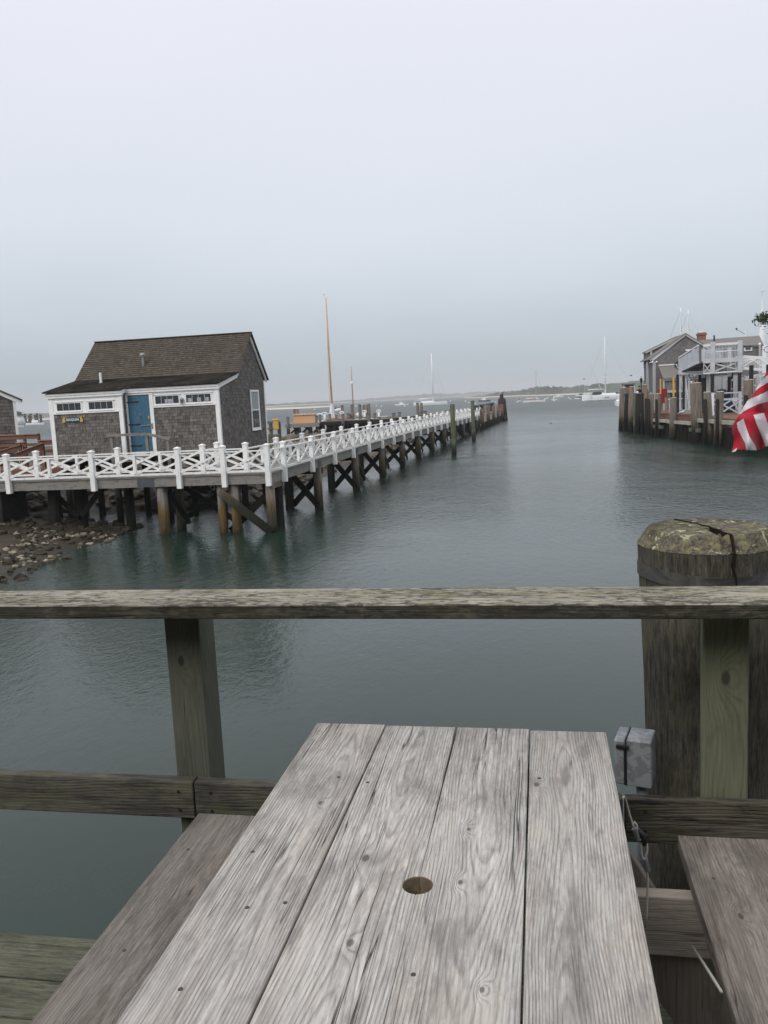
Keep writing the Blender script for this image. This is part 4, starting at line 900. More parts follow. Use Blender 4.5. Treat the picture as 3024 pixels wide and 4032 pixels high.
# ================================================================== BOATS
BW = plain('boat_white', (.84,.85,.86), .35, .5, var=.06); BD = plain('boat_navy', (.02,.03,.045), .35, .5); BT = plain('teak', (.35,.19,.10), .6, .3); BB = plain('canvas_white', (.66,.67,.68), .8, .2); BG = plain('canvas_green', (.03,.13,.11), .8, .2)
OM = plain('varnished_spruce', (.62,.27,.075), .4, .5, var=.15, sc=3); OM2 = plain('red_varnished_spruce', (.36,.13,.07), .4, .5); SW = plain('silver_spar', (.86,.87,.88), .4, .5, var=.03); RIG = plain('rigging_wire', (.45,.47,.5), .4, .5)
def hull_mb(Ln, B, H, T, ov=.1):
    b = MB(); n = 18; vs = []
    for i in range(n+1):
        t = i/n; x = (t-.5)*Ln; w = B/2*(math.sin(math.pi*min(1, .12+t*.88)**.9))**.7 if t < 1 else .02
        w = max(.02, w); sh = H*(1+.35*(t-.45)**2*2.2); rise = max(0, t-.78)*1.2*H; stern = max(0, .12-t)*2*H
        for (k, z) in ((0, sh), (.98, sh*.55), (.86, 0.06), (.45, -T)): vs.append((x, (w if k == 0 else w*k), z+(rise+stern)*(.0 if z > .1 else .7)))
        for (k, z) in ((.45, -T), (.86, 0.06), (.98, sh*.55), (0, sh)): vs.append((x, -(w if k == 0 else w*k), z+(rise+stern)*(.0 if z > .1 else .7)))
    fs = [(i*8+k, i*8+(k+1) % 8, (i+1)*8+(k+1) % 8, (i+1)*8+k) for i in range(n) for k in range(8)]
    fs += [tuple(range(7, -1, -1)), tuple(n*8+k for k in range(8))]
    return b.add(vs, fs)
def boat(name, loc, yaw, label, Ln, B, H, hm, cabins=(), masts=(), booms=(), stays=1, cat='boat', group=None, tender=False, stripe=None, extra=None):
    t = thing(name, loc, label, cat, group)
    def bb(b, nm, m, sm=False):
        b.v = [Vector(p)+Vector(loc) for p in b.v]; o = b.build(nm, m, t, smooth=sm); return o
    bb(hull_mb(Ln, B, H, .5), 'hull', hm, False)
    bb(MB().box(-Ln*.44, Ln*.38, -B*.30, B*.30, H*.98, H*1.07), 'deck', BT if hm is BD else BW)
    for (a, c, w, z0, z1, m) in cabins:
        e = (c-a)*.12; bb(MB().prism([(a, z0), (c, z0), (c-e*1.5, z1), (a+e*.6, z1)], lambda u, v, k: (u, -w/2+k, v), w), 'cabin_top', m)
    for (x, h, r, m, spr) in masts:
        bb(MB().tube([(x, 0, H), (x, 0, H+h*.6), (x, 0, H+h)], [r, r*.85, r*.45], 10), 'mast', m, True)
        for s, wd in spr: bb(MB().beam((x, -wd/2, H+h*s), (x, wd/2, H+h*s), .06, .05), 'spreader', SW)
        if stays:
            zt = H+h*.97; q = .035*(.6 if h < 12 else 1)
            if stays == 1: bb(MB().cyl((x, 0, zt), (Ln*.48, 0, H*1.2), q, n=5), 'forestay', RIG); bb(MB().cyl((x, 0, zt), (-Ln*.47, 0, H*1.2), q*.6, n=5), 'backstay', RIG)
            for s in (-1, 1): bb(MB().tube([(x, 0, zt), (x-.1, s*(spr[0][1]/2 if spr else .1), H+h*(spr[0][0] if spr else .5)), (x-.2, s*B*.45, H)], q*.8, 5), 'shroud', RIG)
    for (x0, x1, z, r, m) in booms: bb(MB().tube([(x0, 0, z), ((x0+x1)/2, 0, z+r*.2), (x1, 0, z)], [r*.6, r, r*.8], 8), 'furled_sail', m, True)
    if extra:
        for nm, b, m in extra: bb(b, nm, m)
    t.rotation_euler = (0, 0, yaw); return t
YV = R(8)
# wooden yawl alongside the dock: only masts, stem and furled sails show above it
zt = py(1277, 1174, 131).z
boat('wooden_yawl', (-31.2, 131, 0), R(20), 'classic yawl with tall orange varnished masts moored behind the far dock', 15, 3.4, 1.5, BW, ((-3, 2.5, 1.8, 1.5, 1.95, BT),),
     ((-1.35, zt-1.5, .17, OM, ((.30, 4.2), (.62, 3.4))), (2.05, 8.4, .10, OM2, ((.42, 2.4),))), ((-1.6, -6.3, 2.6, .2, BB), (-1.1, .4, 3.1, .3, BB)), 2, 'sailboat',
     extra=[('radar', MB().cyl((2.05, -.3, 7.2), (2.05, -.3, 7.6), .32, n=10), BW), ('sail_cover', MB().tube([(-1.35, 0, 2.0), (-1.4, 0, 3.1), (-1.35, 0, 4.2)], [.5, .38, .2], 8), BB), ('jib_bag', MB().ball((3.0, .2, 2.3), .45, 8, 6, (1.4, 1, .7)), BB)])
bird = py(1275, 1165, 131)
# white sloop at anchor
p = pz(1695, 1596, 0)
boat('white_sloop', tuple(p), YV+R(4), 'large white sloop with a single tall mast anchored beyond the footbridge', 18.5, 4.4, 1.7, BW, ((-5.5, 2.5, 2.6, 1.7, 2.5, BW), (-7.5, -3.5, 2.4, 2.9, 3.1, BB)),
     ((1.6, 26.3, .46, SW, ((.27, 2.6), (.55, 2.0))),), ((1.2, -6.2, 3.6, .34, BB),), True, 'sailboat', extra=[('davit', MB().beam((-8.2, 0, 1.7), (-8.6, 0, 3.4), .1, .1), BW), ('outhaul', MB().cyl((1.6, 0, 19), (7, 0, 1.9), .05, n=5), RIG)])
p = pz(1580, 1597, 0); 
boat('motorboat', tuple(p), YV, 'small white sport fishing boat with outriggers, left of the large white sloop', 6.2, 2.3, .9, BW, ((-1.2, 1.6, 1.7, .9, 1.9, BW), (-.8, .8, 1.4, 2.1, 2.3, BW)), ((.2, 2.4, .05, SW, ()),), (), False, 'motorboat', extra=[('outrigger', MB().beam((0, .6, 1.5), (-2.6, 1.6, 4.6), .05, .05), SW), ('outrigger', MB().beam((0, -.6, 1.5), (-2.6, -1.6, 4.6), .05, .05), SW)])
p = pz(1907, 1581, 0)
boat('lobster_boat', tuple(p), R(188), 'dark hulled fishing boat with a white wheelhouse, left of the rust brown dolphin piles', 7.2, 2.6, .85, BD, ((-.9, 1.5, 1.9, .85, 2.2, BW), (1.4, 2.3, 1.5, .85, 1.3, BW)), ((.2, 5.2, .05, BD, ()),), (), False, 'fishing boat')
p = pz(1322, 1611, 0)
boat('dark_skiff', tuple(p), R(10), 'dark open boat lying left of the mizzen mast, far behind the dock', 4.6, 1.7, .8, BD, ((-.6, .6, .9, .8, 1.1, BD),), ((0, 1.3, .04, BD, ()),), (), False, 'boat')
p = pz(2104, 1584, 0)
boat('classic_daysailer', tuple(p), YV, 'white classic sailing boat with a brown cabin top in mid harbour', 9.6, 2.4, .75, BW, ((-2.4, 1.1, 1.3, .75, 1.3, BT),), ((1.0, 13.5, .085, plain('pale_grey_spar', (.34,.36,.37), .5, .4), ((.62, 1.5),)),), ((.8, -3.6, 1.75, .22, BB),), True, 'sailboat', extra=[('sail_head', MB().tube([(1.0, 0, 1.3), (.95, 0, 2.0), (1.0, 0, 2.7)], [.3, .22, .12], 8), BB)])
p = pz(2046, 1580, 0); boat('red_dinghy', tuple(p), YV, 'tiny dinghy with a dark figure shaped cover just left of the classic sailboat', 1.9, 1.1, .45, BW, ((-.5, .1, .5, .45, 1.0, BD),), (), (), False, 'dinghy')
p = pz(2400, 1574, 0)
boat('modern_yacht', tuple(p), R(186), 'big white modern yacht with dark portlights near the right pilings', 21.5, 4.8, 2.0, BW, ((-2.5, 4.0, 2.8, 2.0, 2.7, BW), (3.0, 7.2, 2.6, 2.1, 3.3, M['glass'])), ((1.6, 22.5, .26, SW, ((.3, 2.2), (.6, 1.6))),), ((2.0, 8.4, 4.2, .28, BB),), True, 'sailboat',
     extra=[('portlight', MB().box(x, x+.7, 2.30, 2.36, .95, 1.2).box(x, x+.7, -2.36, -2.30, .95, 1.2), BD) for x in (-6.2, 0.6, 1.6, 7.0)]+[('radome', MB().ball((1.5, 0, 8.6), .42, 8, 6), BW), ('radome', MB().ball((1.35, .1, 10.4), .28, 8, 6), BW), ('staysail', MB().cyl((3.2, .5, 4), (8.0, .5, 14.6), .11, .05, n=6), BB)])
p = pz(2305, 1568, 0)
boat('navy_cruiser', tuple(p), R(192), 'dark hulled cabin boat moored just left of the big modern yacht', 9.5, 3.0, .95, BD, ((-2.0, 2.2, 2.0, .95, 1.9, BW), (1.4, 3.4, 2.0, 1.9, 2.1, BG)), ((.5, 10.5, .06, SW, ((.5, .8),)), (-1.6, 5, .05, SW, ())), (), False, 'boat')
p = pz(2288, 1561, 0); boat('green_canopy_boat', tuple(p), R(185), 'distant white boat with a green canopy behind the dark cabin boat', 7, 2.4, .9, BW, ((-1.5, 1.8, 1.8, .9, 1.9, BG),), ((.8, 9, .07, SW, ()),), (), False, 'boat')
p = pz(2198, 1565, 0); boat('distant_launch', tuple(p), R(180), 'distant small white launch with a canopy between the two anchored sailboats', 6.5, 2.2, .8, BW, ((-1.2, 1.2, 1.6, 1.2, 2.3, BW),), (), (), False, 'boat')
p = pz(2430, 1599, 0)
boat('white_tender', (p.x+.4, p.y, 0), R(-98), 'small white tender heading in beside the corner of the right pilings', 5.4, 2.2, 1.15, BW, ((-.9, .6, 1.1, 1.0, 1.6, BW),), ((-.2, 2.2, .04, SW, ()),), (), False, 'dinghy', extra=[('gunwale', MB().tube([(-2.5, .9, 1.2), (0, 1.12, 1.2), (2.0, .7, 1.3), (2.6, 0, 1.4), (2.0, -.7, 1.3), (0, -1.12, 1.2), (-2.5, -.9, 1.2)], .05, 6), BW)])
# left of the cabin
z8 = lambda a, b_: (a/5.53, 1500+b_/5.53)
p = pz(*z8(770, 960), 0); boat('moored_skiff', tuple(p), R(4), 'small white motorboat between the two shingled cabins', 9.5, 2.8, 1.0, BW, ((-1.6, 1.6, 1.5, 1.3, 2.6, BW),), (), (), False, 'boat')
p = pz(*z8(468, 945), 0); boat('green_sloop', tuple(p), R(4), 'dark green hulled boat beside the lighthouse, between the two cabins', 11, 2.6, 1.0, plain('dark_green_hull', (.01,.05,.05), .4, .5), ((-4, -1.0, 1.6, 1.1, 2.6, BW),), (), (), False, 'boat')
p = pz(*z8(455, 998), 0); boat('inflatable_dinghy', tuple(p), R(4), 'tiny white dinghy on the water just right of the left cabin', 2.9, 1.4, .5, BW, (), (), (), False, 'dinghy')

# mooring buoys
bm_ = None
for (u, v) in ((1238,1614),(1424,1594),(1482,1600),(1502,1601),(1556,1596),(1593,1601),(1606,1594),(1773,1581),(1847,1587),(1871,1591),(1952,1585),(1773+60,1581),(2037,1585),(2144,1573),(2156,1568),(2179,1570),(2247,1573),(2240,1568),(2182,1580),(2214,1562),(2275,1572),(2120,1572),(1940,1582),(2150,1572),(1402,1600)):
    p = pz(u, v, 0); s = p.length/500*.75
    if bm_ is None:
        bm_ = tag(MB().ball((0, 0, .25), .55, 10, 8, (1, 1, .85)).cyl((0, 0, .6), (0, 0, .95), .08, n=6).build('mooring_buoy', BW, None, (0, 0, 0), True), 'small round white mooring buoy floating out in the harbour', 'buoy', 'mooring buoys in the harbour'); o = bm_
    else: o = bm_.copy(); C.objects.link(o)
    o.location = p; o.scale = (s, s, s)
for (u, v, l) in ((2185, 1576, 'white sailing dinghy hull right of the classic sailboat'), (2275, 1571, 'white skiff left of the dark cabin boat')):
    p = pz(u, v, 0); boat('rowing_skiff', tuple(p), R(15), l, 3.2, 1.3, .5, BW, (), (), (), False, 'dinghy')

# ================================================================== FAR SHORES
def m_far(name, c0, c1, sand):
    g = G(name, .95, .1); v = g.geo(); x, y, z = g.xyz(v); n = g.noise(g.map(v, (.05, .05, .25)), 1, 5, .65)
    g.set('Base Color', g.mix(g.ramp(g.ma('MULTIPLY', z, .25), (.20, 1), (.34, 0)), g.ramp(n, (.35, c0), (.7, c1)), sand)); return g.m
MF = m_far('coastal_scrub', (.065,.08,.065), (.14,.155,.125), (.55,.48,.37)); MS = m_far('sand_spit', (.30,.29,.20), (.42,.38,.28), (.60,.52,.40))
def land(name, pts, mat, seed=0, rough=.35, fine=26):
    """pts: (x, y, crest height, depth). A low ridge with a sandy foot and an uneven wooded crest"""
    b = MB(); P = []
    for (a, c) in zip(pts[:-1], pts[1:]):
        for i in range(fine): t = i/fine; P.append(tuple(a[k]+(c[k]-a[k])*t for k in range(4)))
    P.append(pts[-1]); rows = []
    prof = ((0, -.6), (.05, .35), (.16, .9), (.22, 1), (.30, 1), (.6, 1.05), (.8, .7), (1, -.5))
    for i, (x, y, h, dp) in enumerate(P):
        d = Vector((x, y, 0)).normalized(); row = []
        for j, (f, k) in enumerate(prof):
            nz = mn.noise(Vector((x*.012+seed, y*.012, j*.3)))+.6*mn.noise(Vector((x*.05+seed, y*.05, j*.8)))+.4*mn.noise(Vector((x*.14+seed, y*.14, j*1.7)))
            if j == 0: z = -.6
            elif j == 1: z = .55
            elif j == 2: z = min(1.1, h*.7)
            elif j == len(prof)-1: z = -.6
            else: z = max(.8, h*k*(1+rough*nz))
            row.append(b.v.__len__()); q = Vector((x, y, 0))+d*dp*f; b.v.append((q.x, q.y, z))
        rows.append(row)
    for r0, r1 in zip(rows[:-1], rows[1:]):
        for j in range(len(prof)-1): b.f.append([r0[j], r1[j], r1[j+1], r0[j+1]]); b.mi.append(0); b.t.append(.5)
    return b.build(name, mat, None, (pts[0][0], pts[0][1], 0), False, kind='structure')
pr = lambda u, v, h, d: (*pz(u, v, 0)[:2], h, d)
land('sandbar', [pr(-700, 1700, 1.5, 200), pr(199, 1652, 1.5, 200), pr(700, 1630, 1.5, 160), pr(1040, 1614, 1.9, 120), pr(1180, 1609, 1.4, 90), pr(1300, 1602.5, 1.1, 60)], MS, 1, .2)
land('far_hills', [pr(-900, 1698, 9, 300), (-900*.9, 1350, 9, 300), pr(199, 1647, 8, 300), pr(330, 1638, 6, 300)], MF, 4, .5)
land('far_shore', [pr(980, 1606, 6, 500), pr(1300, 1588, 7, 500), pr(1500, 1577.5, 9, 500), pr(1650, 1570, 14, 600), pr(1800, 1562, 15, 600), pr(1990, 1553, 13, 500)], MF, 9, .45)
land('near_spit', [pr(1830, 1568.5, 1.5, 70), pr(1900, 1566, 3.2, 120), pr(1960, 1563, 6.5, 160), pr(2050, 1560, 8.5, 200), pr(2200, 1556, 9.5, 200), pr(2330, 1551, 11.5, 220), pr(2450, 1546, 9, 220), pr(2700, 1536, 9, 220), pr(3300, 1506, 9, 220)], MF, 15, .4)

# lighthouse and its pier
p = pz(75, 1673, 0); lx, ly = p.x, p.y; s = 1.0
lh = thing('lighthouse', (lx, ly, 1), 'short white lighthouse with a dark lantern, peeking past the left cabin', 'lighthouse')
ztp = lambda b_: py(75, 1500+b_/5.53, ly).z
MB().cyl((lx, ly, -.3), (lx, ly, ztp(735)), 4.2, 2.6, 18).build('tower', M['white'], lh, smooth=True)
MB().cyl((lx, ly, ztp(735)), (lx, ly, ztp(727)), 4.2, 4.2, 18).build('gallery', M['black'], lh)
MB().cyl((lx, ly, ztp(727)), (lx, ly, ztp(695)), 2.2, 2.2, 10).build('lantern', M['glass'], lh)
MB().cyl((lx, ly, ztp(695)), (lx, ly, ztp(690)), 3.3, 3.3, 14).cyl((lx, ly, ztp(690)), (lx, ly, ztp(655)), 2.7, .3, 14).build('lantern_roof', M['black'], lh)
lpz = thing('lighthouse_pier', (lx+3, ly, 0), 'low timber pier on piles right of the lighthouse', 'pier')
a, c = pz(*z8(400, 935), 0), pz(*z8(920, 918), 0); za_, zc = 4.2, 4.2
MB().beam((a.x, a.y, 3.4), (c.x, c.y, 3.4), 2.2, .5).beam((a.x, a.y-1, 5.4), (c.x, c.y-1, 5.4), .2, .35).build('walkway', M['pile'], lpz)
for i, t in enumerate((.05, .14, .27, .33, .50, .56, .75, .82, .96)):
    q = a.lerp(c, t); pile(MB(), q.x, q.y, 6.5 if i % 2 else 5.6, .75, n=8).build('pile', M['pile_dark'], lpz, q)
# ================================================================== RIGHT WHARF
z5 = lambda a, b_: (2350+a/2.4614, 1100+b_/2.4614)
P0 = Vector((8.6, 94.7)); P1 = Vector((12.8, 65.5)); DW = (P1-P0).normalized()
def wx(y): return P0.x+(y-P0.y)*DW.x/DW.y
def onface(u, v, off=0.0):
    r = ray(u, v); n = Vector((DW.y, -DW.x)); t = (n.dot(P0)+off)/(n.x*r.x+n.y*r.y); return Vector((r.x*t, r.y*t, EZ+r.z*t))
WD = 1.95
b = MB(); poly = [(wx(94.7), 94.7), (wx(53), 53), (90, 53), (90, 135), (14.5, 122)]
n_ = len(poly); b.add([(x, y, -1) for x, y in poly]+[(x, y, WD) for x, y in poly], [tuple(range(n_-1, -1, -1)), tuple(range(n_, 2*n_))]+[(i, (i+1) % n_, (i+1) % n_+n_, i+n_) for i in range(n_)])
b.build('wharf', plain('red_brown_wharf_boards', (.19,.105,.075), .85, .2, var=.3, sc=1.5), None, (12, 80, 0), kind='structure')
# sheet of dark planks closing the wharf face
bh = thing('wharf_bulkhead', (wx(75), 75, 0), 'dark weedy plank bulkhead along the water side of the right wharf', 'bulkhead')
b = MB(); y = 94.6; M['bulk'] = m_pile('bulkhead_timber', (.030,.028,.024), (.022,.022,.017), (.014,.016,.011), .5, 1.2)
while y > 53.2:
    o = random.uniform(.02, .12); b.tint = random.random(); b.beam((wx(y)-o, y, -1), (wx(y)-o, y, 1.25+random.uniform(-.1, .1)), .36, .12, (DW.x, DW.y, 0)); y -= .38
b.build('planks', M['bulk'], bh)
def fdir(a, c, off, z, w, h, mat, nm='edge_beam'):
    MB().beam((wx(a)-off, a, z), (wx(c)-off, c, z), w, h).build(nm, mat, bh, (wx(a), a, z))
M['lightbeam'] = wood('pale_dock_beam_timber', (.46,.45,.38), (.30,.29,.24), 91, 'Y', 10, .3, .5, .4, (.12,.12,.10), bump=.1)
fdir(94.4, 90, .18, 1.80, .18, .3, M['pile_dark']); fdir(89.8, 87.6, .2, 1.82, .2, .28, M['lightbeam']); fdir(87.3, 84.6, .2, 1.80, .2, .28, M['lightbeam']); fdir(84.2, 82.8, .2, 1.80, .2, .28, M['lightbeam'])
fdir(80.5, 76.5, .35, 1.42, .3, .26, M['lightbeam']); fdir(76.2, 73.6, .35, 1.40, .3, .26, M['lightbeam']); fdir(73.2, 70.2, .35, 1.42, .3, .26, M['lightbeam']); fdir(69.8, 66.5, .35, 1.72, .25, .28, M['lightbeam']); fdir(66.2, 62.8, .35, 1.72, .25, .28, M['lightbeam']); fdir(62.4, 56, .3, 1.72, .25, .28, M['lightbeam'])
fdir(80.2, 77.5, .5, .85, .2, .3, M['pile_green'], 'lower_beam'); fdir(70, 67.8, .5, .95, .2, .3, M['pile_green'], 'lower_beam')
fdir(82.2, 70.4, -.6, 1.95, 1.2, .10, plain('rusty_landing', (.12,.05,.035), .8, .2), 'landing')
# piles along the face
zr = lambda a, b_: (2440+a/5.53, 1520+b_/5.53); zq = lambda a, b_: (2700+a/5.12, 1300+b_/5.12)
TN, DK, GN, PI = 'pile_tan', 'pile_dark', 'pile_green', 'pile'
FP = [(zr(45, 68), .17, TN, 'corner brown pile at the far left end'), (zr(88, 42), .3, TN, 'thick brown pile second from the left end'), (zr(155, 165), .22, DK, 'short dark pile just right of the two corner piles'), (zr(215, 150), .14, DK, 'thin dark pile beside the short blue topped one'),
      (zr(265, 18), .27, TN, 'tall tan pile with a bleached top near the left end'), (zr(340, 190), .24, GN, 'short pale green pile near the left end'), (zr(410, 165), .26, DK, 'short dark pile under the seated person'), (zr(485, 150), .12, DK, 'thin dark pile left of the tall tan pile'),
      (zr(540, -30), .24, TN, 'tall tan pile next to the black street lamp'), (zr(595, 270), .18, DK, 'short dark pile right of the tall tan pile'), (zr(635, 280), .10, DK, 'slim dark fender pile in front of the gabled house'), (zr(680, 175), .24, PI, 'grey pile in front of the gabled house corner'),
      (zr(790, 290), .11, DK, 'slim dark fender pile left of the ragged grey pile'), (zr(845, 168), .24, PI, 'grey pile with a white banded top left of the red boards'), (zr(1170, 262), .28, PI, 'grey pile with a pale top below the yellow posts'),
      (zq(205, 1068), .41, TN, 'very thick tall tan pile in front of the white gangway'), (zq(435, 1255), .28, PI, 'grey pile left of the white crossed fence'), (zq(392, 1390), .12, DK, 'slim dark fender pile left of the white crossed fence'), (zq(690, 1245), .29, PI, 'grey pile in the middle of the white crossed fence'),
      (zq(632, 1390), .12, DK, 'slim dark fender pile in the middle of the white crossed fence'), (zq(1265, 1005), .29, TN, 'tall weathered tan pile just left of the flag'), (zq(1205, 1310), .13, DK, 'slim dark pile just left of the flag'), (zr(1640+150, 150+330), .2, PI, 'low grey pile beneath the white crossed fence')]
for i, ((u, v), r, m, lab) in enumerate(FP):
    off = .45 if r > .13 else .75
    n = Vector((DW.y, -DW.x)); p = onface(u, v, off if n.x < 0 else -off)
    if i == 22: p = Vector((wx(63.5)-.5, 63.5, 2.3))
    t = thing('wharf_piling', (p.x, p.y, 0), lab+' of the right wharf', 'piling', 'piles along the right wharf')
    b = MB(); k = 12; top = p.z; jag = [random.uniform(-.05, .05) for _ in range(k)]
    pile(b, p.x+random.uniform(-.03, .03), p.y, top, r, lean=(random.uniform(-.28, .28)*(r > .15), random.uniform(-.1, .1)), n=12).build('shaft', M[m], t, smooth=True)
    if m in (TN, PI) and r > .2: MB().cyl((p.x, p.y, top+.001), (p.x, p.y, top+.05), r*1.04, r*.8, 12).build('bleached_cap', M['lightbeam'], t)

# -------- gabled house
GX, GY = 11.8, 93.0; S2 = M['shake2']
gh = thing('gabled_house', (15, 96, WD), 'grey shingled house with a tall gable end and dormer on the right wharf', 'house')
ex_, ez, ax, az = 11.55, 7.2, 15.03, 9.62
fG = lambda u, v, o: (u, GY-o, v)
xr_ = 18.5
shingles([(GX, WD), (18.3, WD), (18.3, 7.2), (ax, az-.08), (GX, 7.15)], fG, .26, (.25, .45), .02).build('gable_wall', S2, gh, (15, GY, 5), fix=False)
shingles([(GY, WD), (101, WD), (101, 7.0), (GY, 7.0)], lambda u, v, o: (GX-o, u, v), .26, (.25, .45), .02).build('side_wall', S2, gh, (GX, 97, 5), fix=False)
MB().box(GX, 18.3, 100.9, 101, WD, 7.1).build('back_wall', plain('grey_wall', (.2,.2,.2)), gh)
TR = M['white2']
b = MB().beam((ax, GY-.12, az+.02), (ex_-.1, GY-.12, ez+.02), .10, .22).beam((ax, GY-.12, az+.02), (18.6, GY-.12, 7.22), .10, .22); b.build('bargeboard', TR, gh)
def slab(b, p0, p1, ya, yb, th=.12):
    (x0, z0), (x1, z1) = p0, p1; b.add([(x0,ya,z0),(x1,ya,z1),(x1,yb,z1),(x0,yb,z0),(x0,ya,z0+th),(x1,ya,z1+th),(x1,yb,z1+th),(x0,yb,z0+th)], [(0,3,2,1),(4,5,6,7),(0,1,5,4),(1,2,6,5),(2,3,7,6),(3,0,4,7)]); return b
b = slab(MB(), (ex_-.15, ez+.05), (ax, az+.06), GY-.18, 101.1); slab(b, (ax, az+.06), (18.7, 7.2), GY-.18, 101.3); rf2 = b.build('roof', M['roof2'], gh)
dm = shingles([(GX, 6.9), (ax, az-.1), (ax, az), (GX, 8.25)], lambda u, v, o: (u, 98.4-o, v), .26, (.25, .45), .02).build('dormer', S2, gh, (13, 95, 8), fix=False)
shingles([(98.4, 6.6), (101.0, 6.6), (101.0, 8.25), (98.4, 8.25)], lambda u, v, o: (GX-.04-o, u, v), .26, (.25, .45), .02).build('dormer_side', S2, dm, (ex_, 98, 8), fix=False)
b = slab(MB(), (GX-.2, 8.22), (ax, az+.12), 98.2, 101.2); b.build('dormer_roof', M['roof2'], dm)
MB().box(GX+.35, GX+.55, 98.2, 98.39, 7.2, 8.4).beam((GX-.15, 98.2, 8.2), (ax, 98.2, az+.06), .08, .16).build('dormer_trim', TR, dm)
MB().box(GX-.06, GX+.22, GY-.08, GY+.1, WD, 7.05).build('corner_board', TR, gh)
w_ = MB().box(GX-.10, GX-.03, 96.5, 98.3, 3.9, 7.3).build('tall_window', TR, gh); MB().box(GX-.12, GX-.105, 96.7, 98.1, 4.7, 7.1).build('pane', M['glass'], w_)
w_ = MB().box(GX-.10, GX-.03, 94.2, 95.3, 2.7, 3.9).build('window', TR, gh); MB().box(GX-.12, GX-.105, 94.35, 95.15, 2.8, 3.8).build('pane', M['glass'], w_)
for s in (-.18, .25): MB().ball((GX+.05+s, GY-.3, 7.0), .09, 8, 6).build('floodlight', BW, gh, smooth=True)
# lean-to with sign
lt = shingles([(12.45, WD), (17.5, WD), (17.5, 5.3), (12.45, 5.3)], lambda u, v, o: (u, 91.2-o, v), .26, (.25, .45), .02).build('lean_to', S2, gh, (14, 91, 4), fix=False)
b = MB().add([(12.3,92.9,6.55),(17.7,92.9,6.55),(17.8,90.9,5.25),(12.5,90.9,5.25),(12.3,92.9,6.45),(17.7,92.9,6.45),(17.8,90.9,5.15),(12.5,90.9,5.15)], [(0,3,2,1),(4,5,6,7),(0,1,5,4),(1,2,6,5),(2,3,7,6),(3,0,4,7)]); b.build('lean_to_roof', M['roof2'], lt)
MB().box(12.3, 14.2, 92.82, 92.88, 6.58, 6.68).build('white_flashing', BW, lt); MB().box(12.5, 17.5, 91.0, 91.19, 5.0, 5.14).box(12.5, 12.66, 91.05, 91.19, WD, 5.0).box(12.9, 17.4, 91.05, 91.19, 3.75, 4.0).build('trim', TR, lt)
MB().box(13.2, 14.4, 91.0, 91.18, 2.9, 3.75).build('window', M['glass'], lt)
MB().box(15.0, 16.1, 92.75, 92.97, 7.95, 8.1).build('window_head', BW, gh); MB().box(15.1, 16.0, 92.8, 92.98, 7.1, 7.95).build('window', M['glass'], gh)
sb = thing('shop_sign', (15.4, 90.8, 4.6), 'black sign board with pale marks under the lean-to roof behind the gangway', 'sign')
MB().box(14.4, 17.0, 90.75, 90.82, 4.45, 4.95).build('board', M['black'], sb)
for i, x in enumerate(lsp(14.6, 16.8, 9)): MB().box(x, x+.16, 90.73, 90.748, 4.58, 4.84).build('letter', BT if i in (3, 4) else BW, sb)
# -------- long house behind
h2 = thing('long_house', (20, 99, WD), 'long low grey house with a plain roof and brick chimney behind the white gangway', 'house')
Yf = 96.0; Yr_ = 99.5
a0 = py(*z5(985, 588), Yr_); a1 = py(*z5(1575, 545), Yr_); e0 = py(*z5(1045, 650), Yf); e1 = py(*z5(1618, 632), Yf)
b = MB(); b.add([tuple(e0), tuple(e1), tuple(a1), tuple(a0)]+[(p.x, p.y, p.z-.12) for p in (e0, e1, a1, a0)], [(0,1,2,3),(4,7,6,5),(0,4,5,1),(1,5,6,2),(2,6,7,3),(3,7,4,0)])
b.add([tuple(a0), tuple(a1), (a1.x, 103, e1.z), (a0.x, 103, e0.z)], [(0,1,2,3)]); b.build('roof', M['roof2'], h2)
wz = e1.z-.15
shingles([(18.4, WD), (e1.x-.15, WD), (e1.x-.15, wz), (18.4, wz)], lambda u, v, o: (u, Yf+.25-o, v), .26, (.25, .45), .02).build('front_wall', S2, h2, (20, Yf, 5), fix=False)
shingles([(Yf+.25, WD), (102.8, WD), (102.8, wz), (Yr_, a1.z-.2), (Yf+.25, wz)], lambda u, v, o: (e1.x-.15+o, u, v), .26, (.25, .45), .02).build('end_wall', S2, h2, (e1.x, 99, 5), fix=False)
MB().box(18.4, e1.x-.1, Yf+.1, Yf+.22, wz-.05, wz+.1).box(e1.x-.3, e1.x-.1, Yf+.15, Yf+.24, WD, wz-.06).build('trim', TR, h2)
q0 = py(*z5(1422, 653), Yf+.2); q1 = py(*z5(1505, 693), Yf+.2); w_ = MB().box(q0.x, q1.x, Yf+.10, Yf+.22, q1.z, q0.z).build('window', M['white3'], h2); MB().box(q0.x+.18, q1.x-.18, Yf+.07, Yf+.10, q1.z+.15, q0.z-.12).build('pane', M['glass'], w_)
p = py(*z5(1015, 590), 99.9); q = py(*z5(1015, 516), 99.9); ch = MB().box(p.x-.42, p.x+.42, 99.6, 100.4, p.z-1.2, q.z)
def m_brick():
    g = G('red_brick', .9, .2); v = g.obj(); br_ = g.n('TexBrick', ('Vector', g.map(v, (1, 1, 1), rot=(R(90), 0, 0))), ('Color1', (.27,.09,.055)), ('Color2', (.20,.07,.045)), ('Mortar', (.3,.26,.22)), ('Scale', 5.0)); g.set('Base Color', br_.outputs[0]); return g.m
ch = ch.build('chimney', m_brick(), h2, (p.x, 100, p.z)); MB().box(p.x-.50, p.x+.50, 99.5, 100.5, q.z-.28, q.z-.1).build('corbel', m_brick(), ch); MB().cyl((p.x, 100, q.z), (p.x, 100, q.z+.14), .36, n=12).build('cowl', BW, ch)
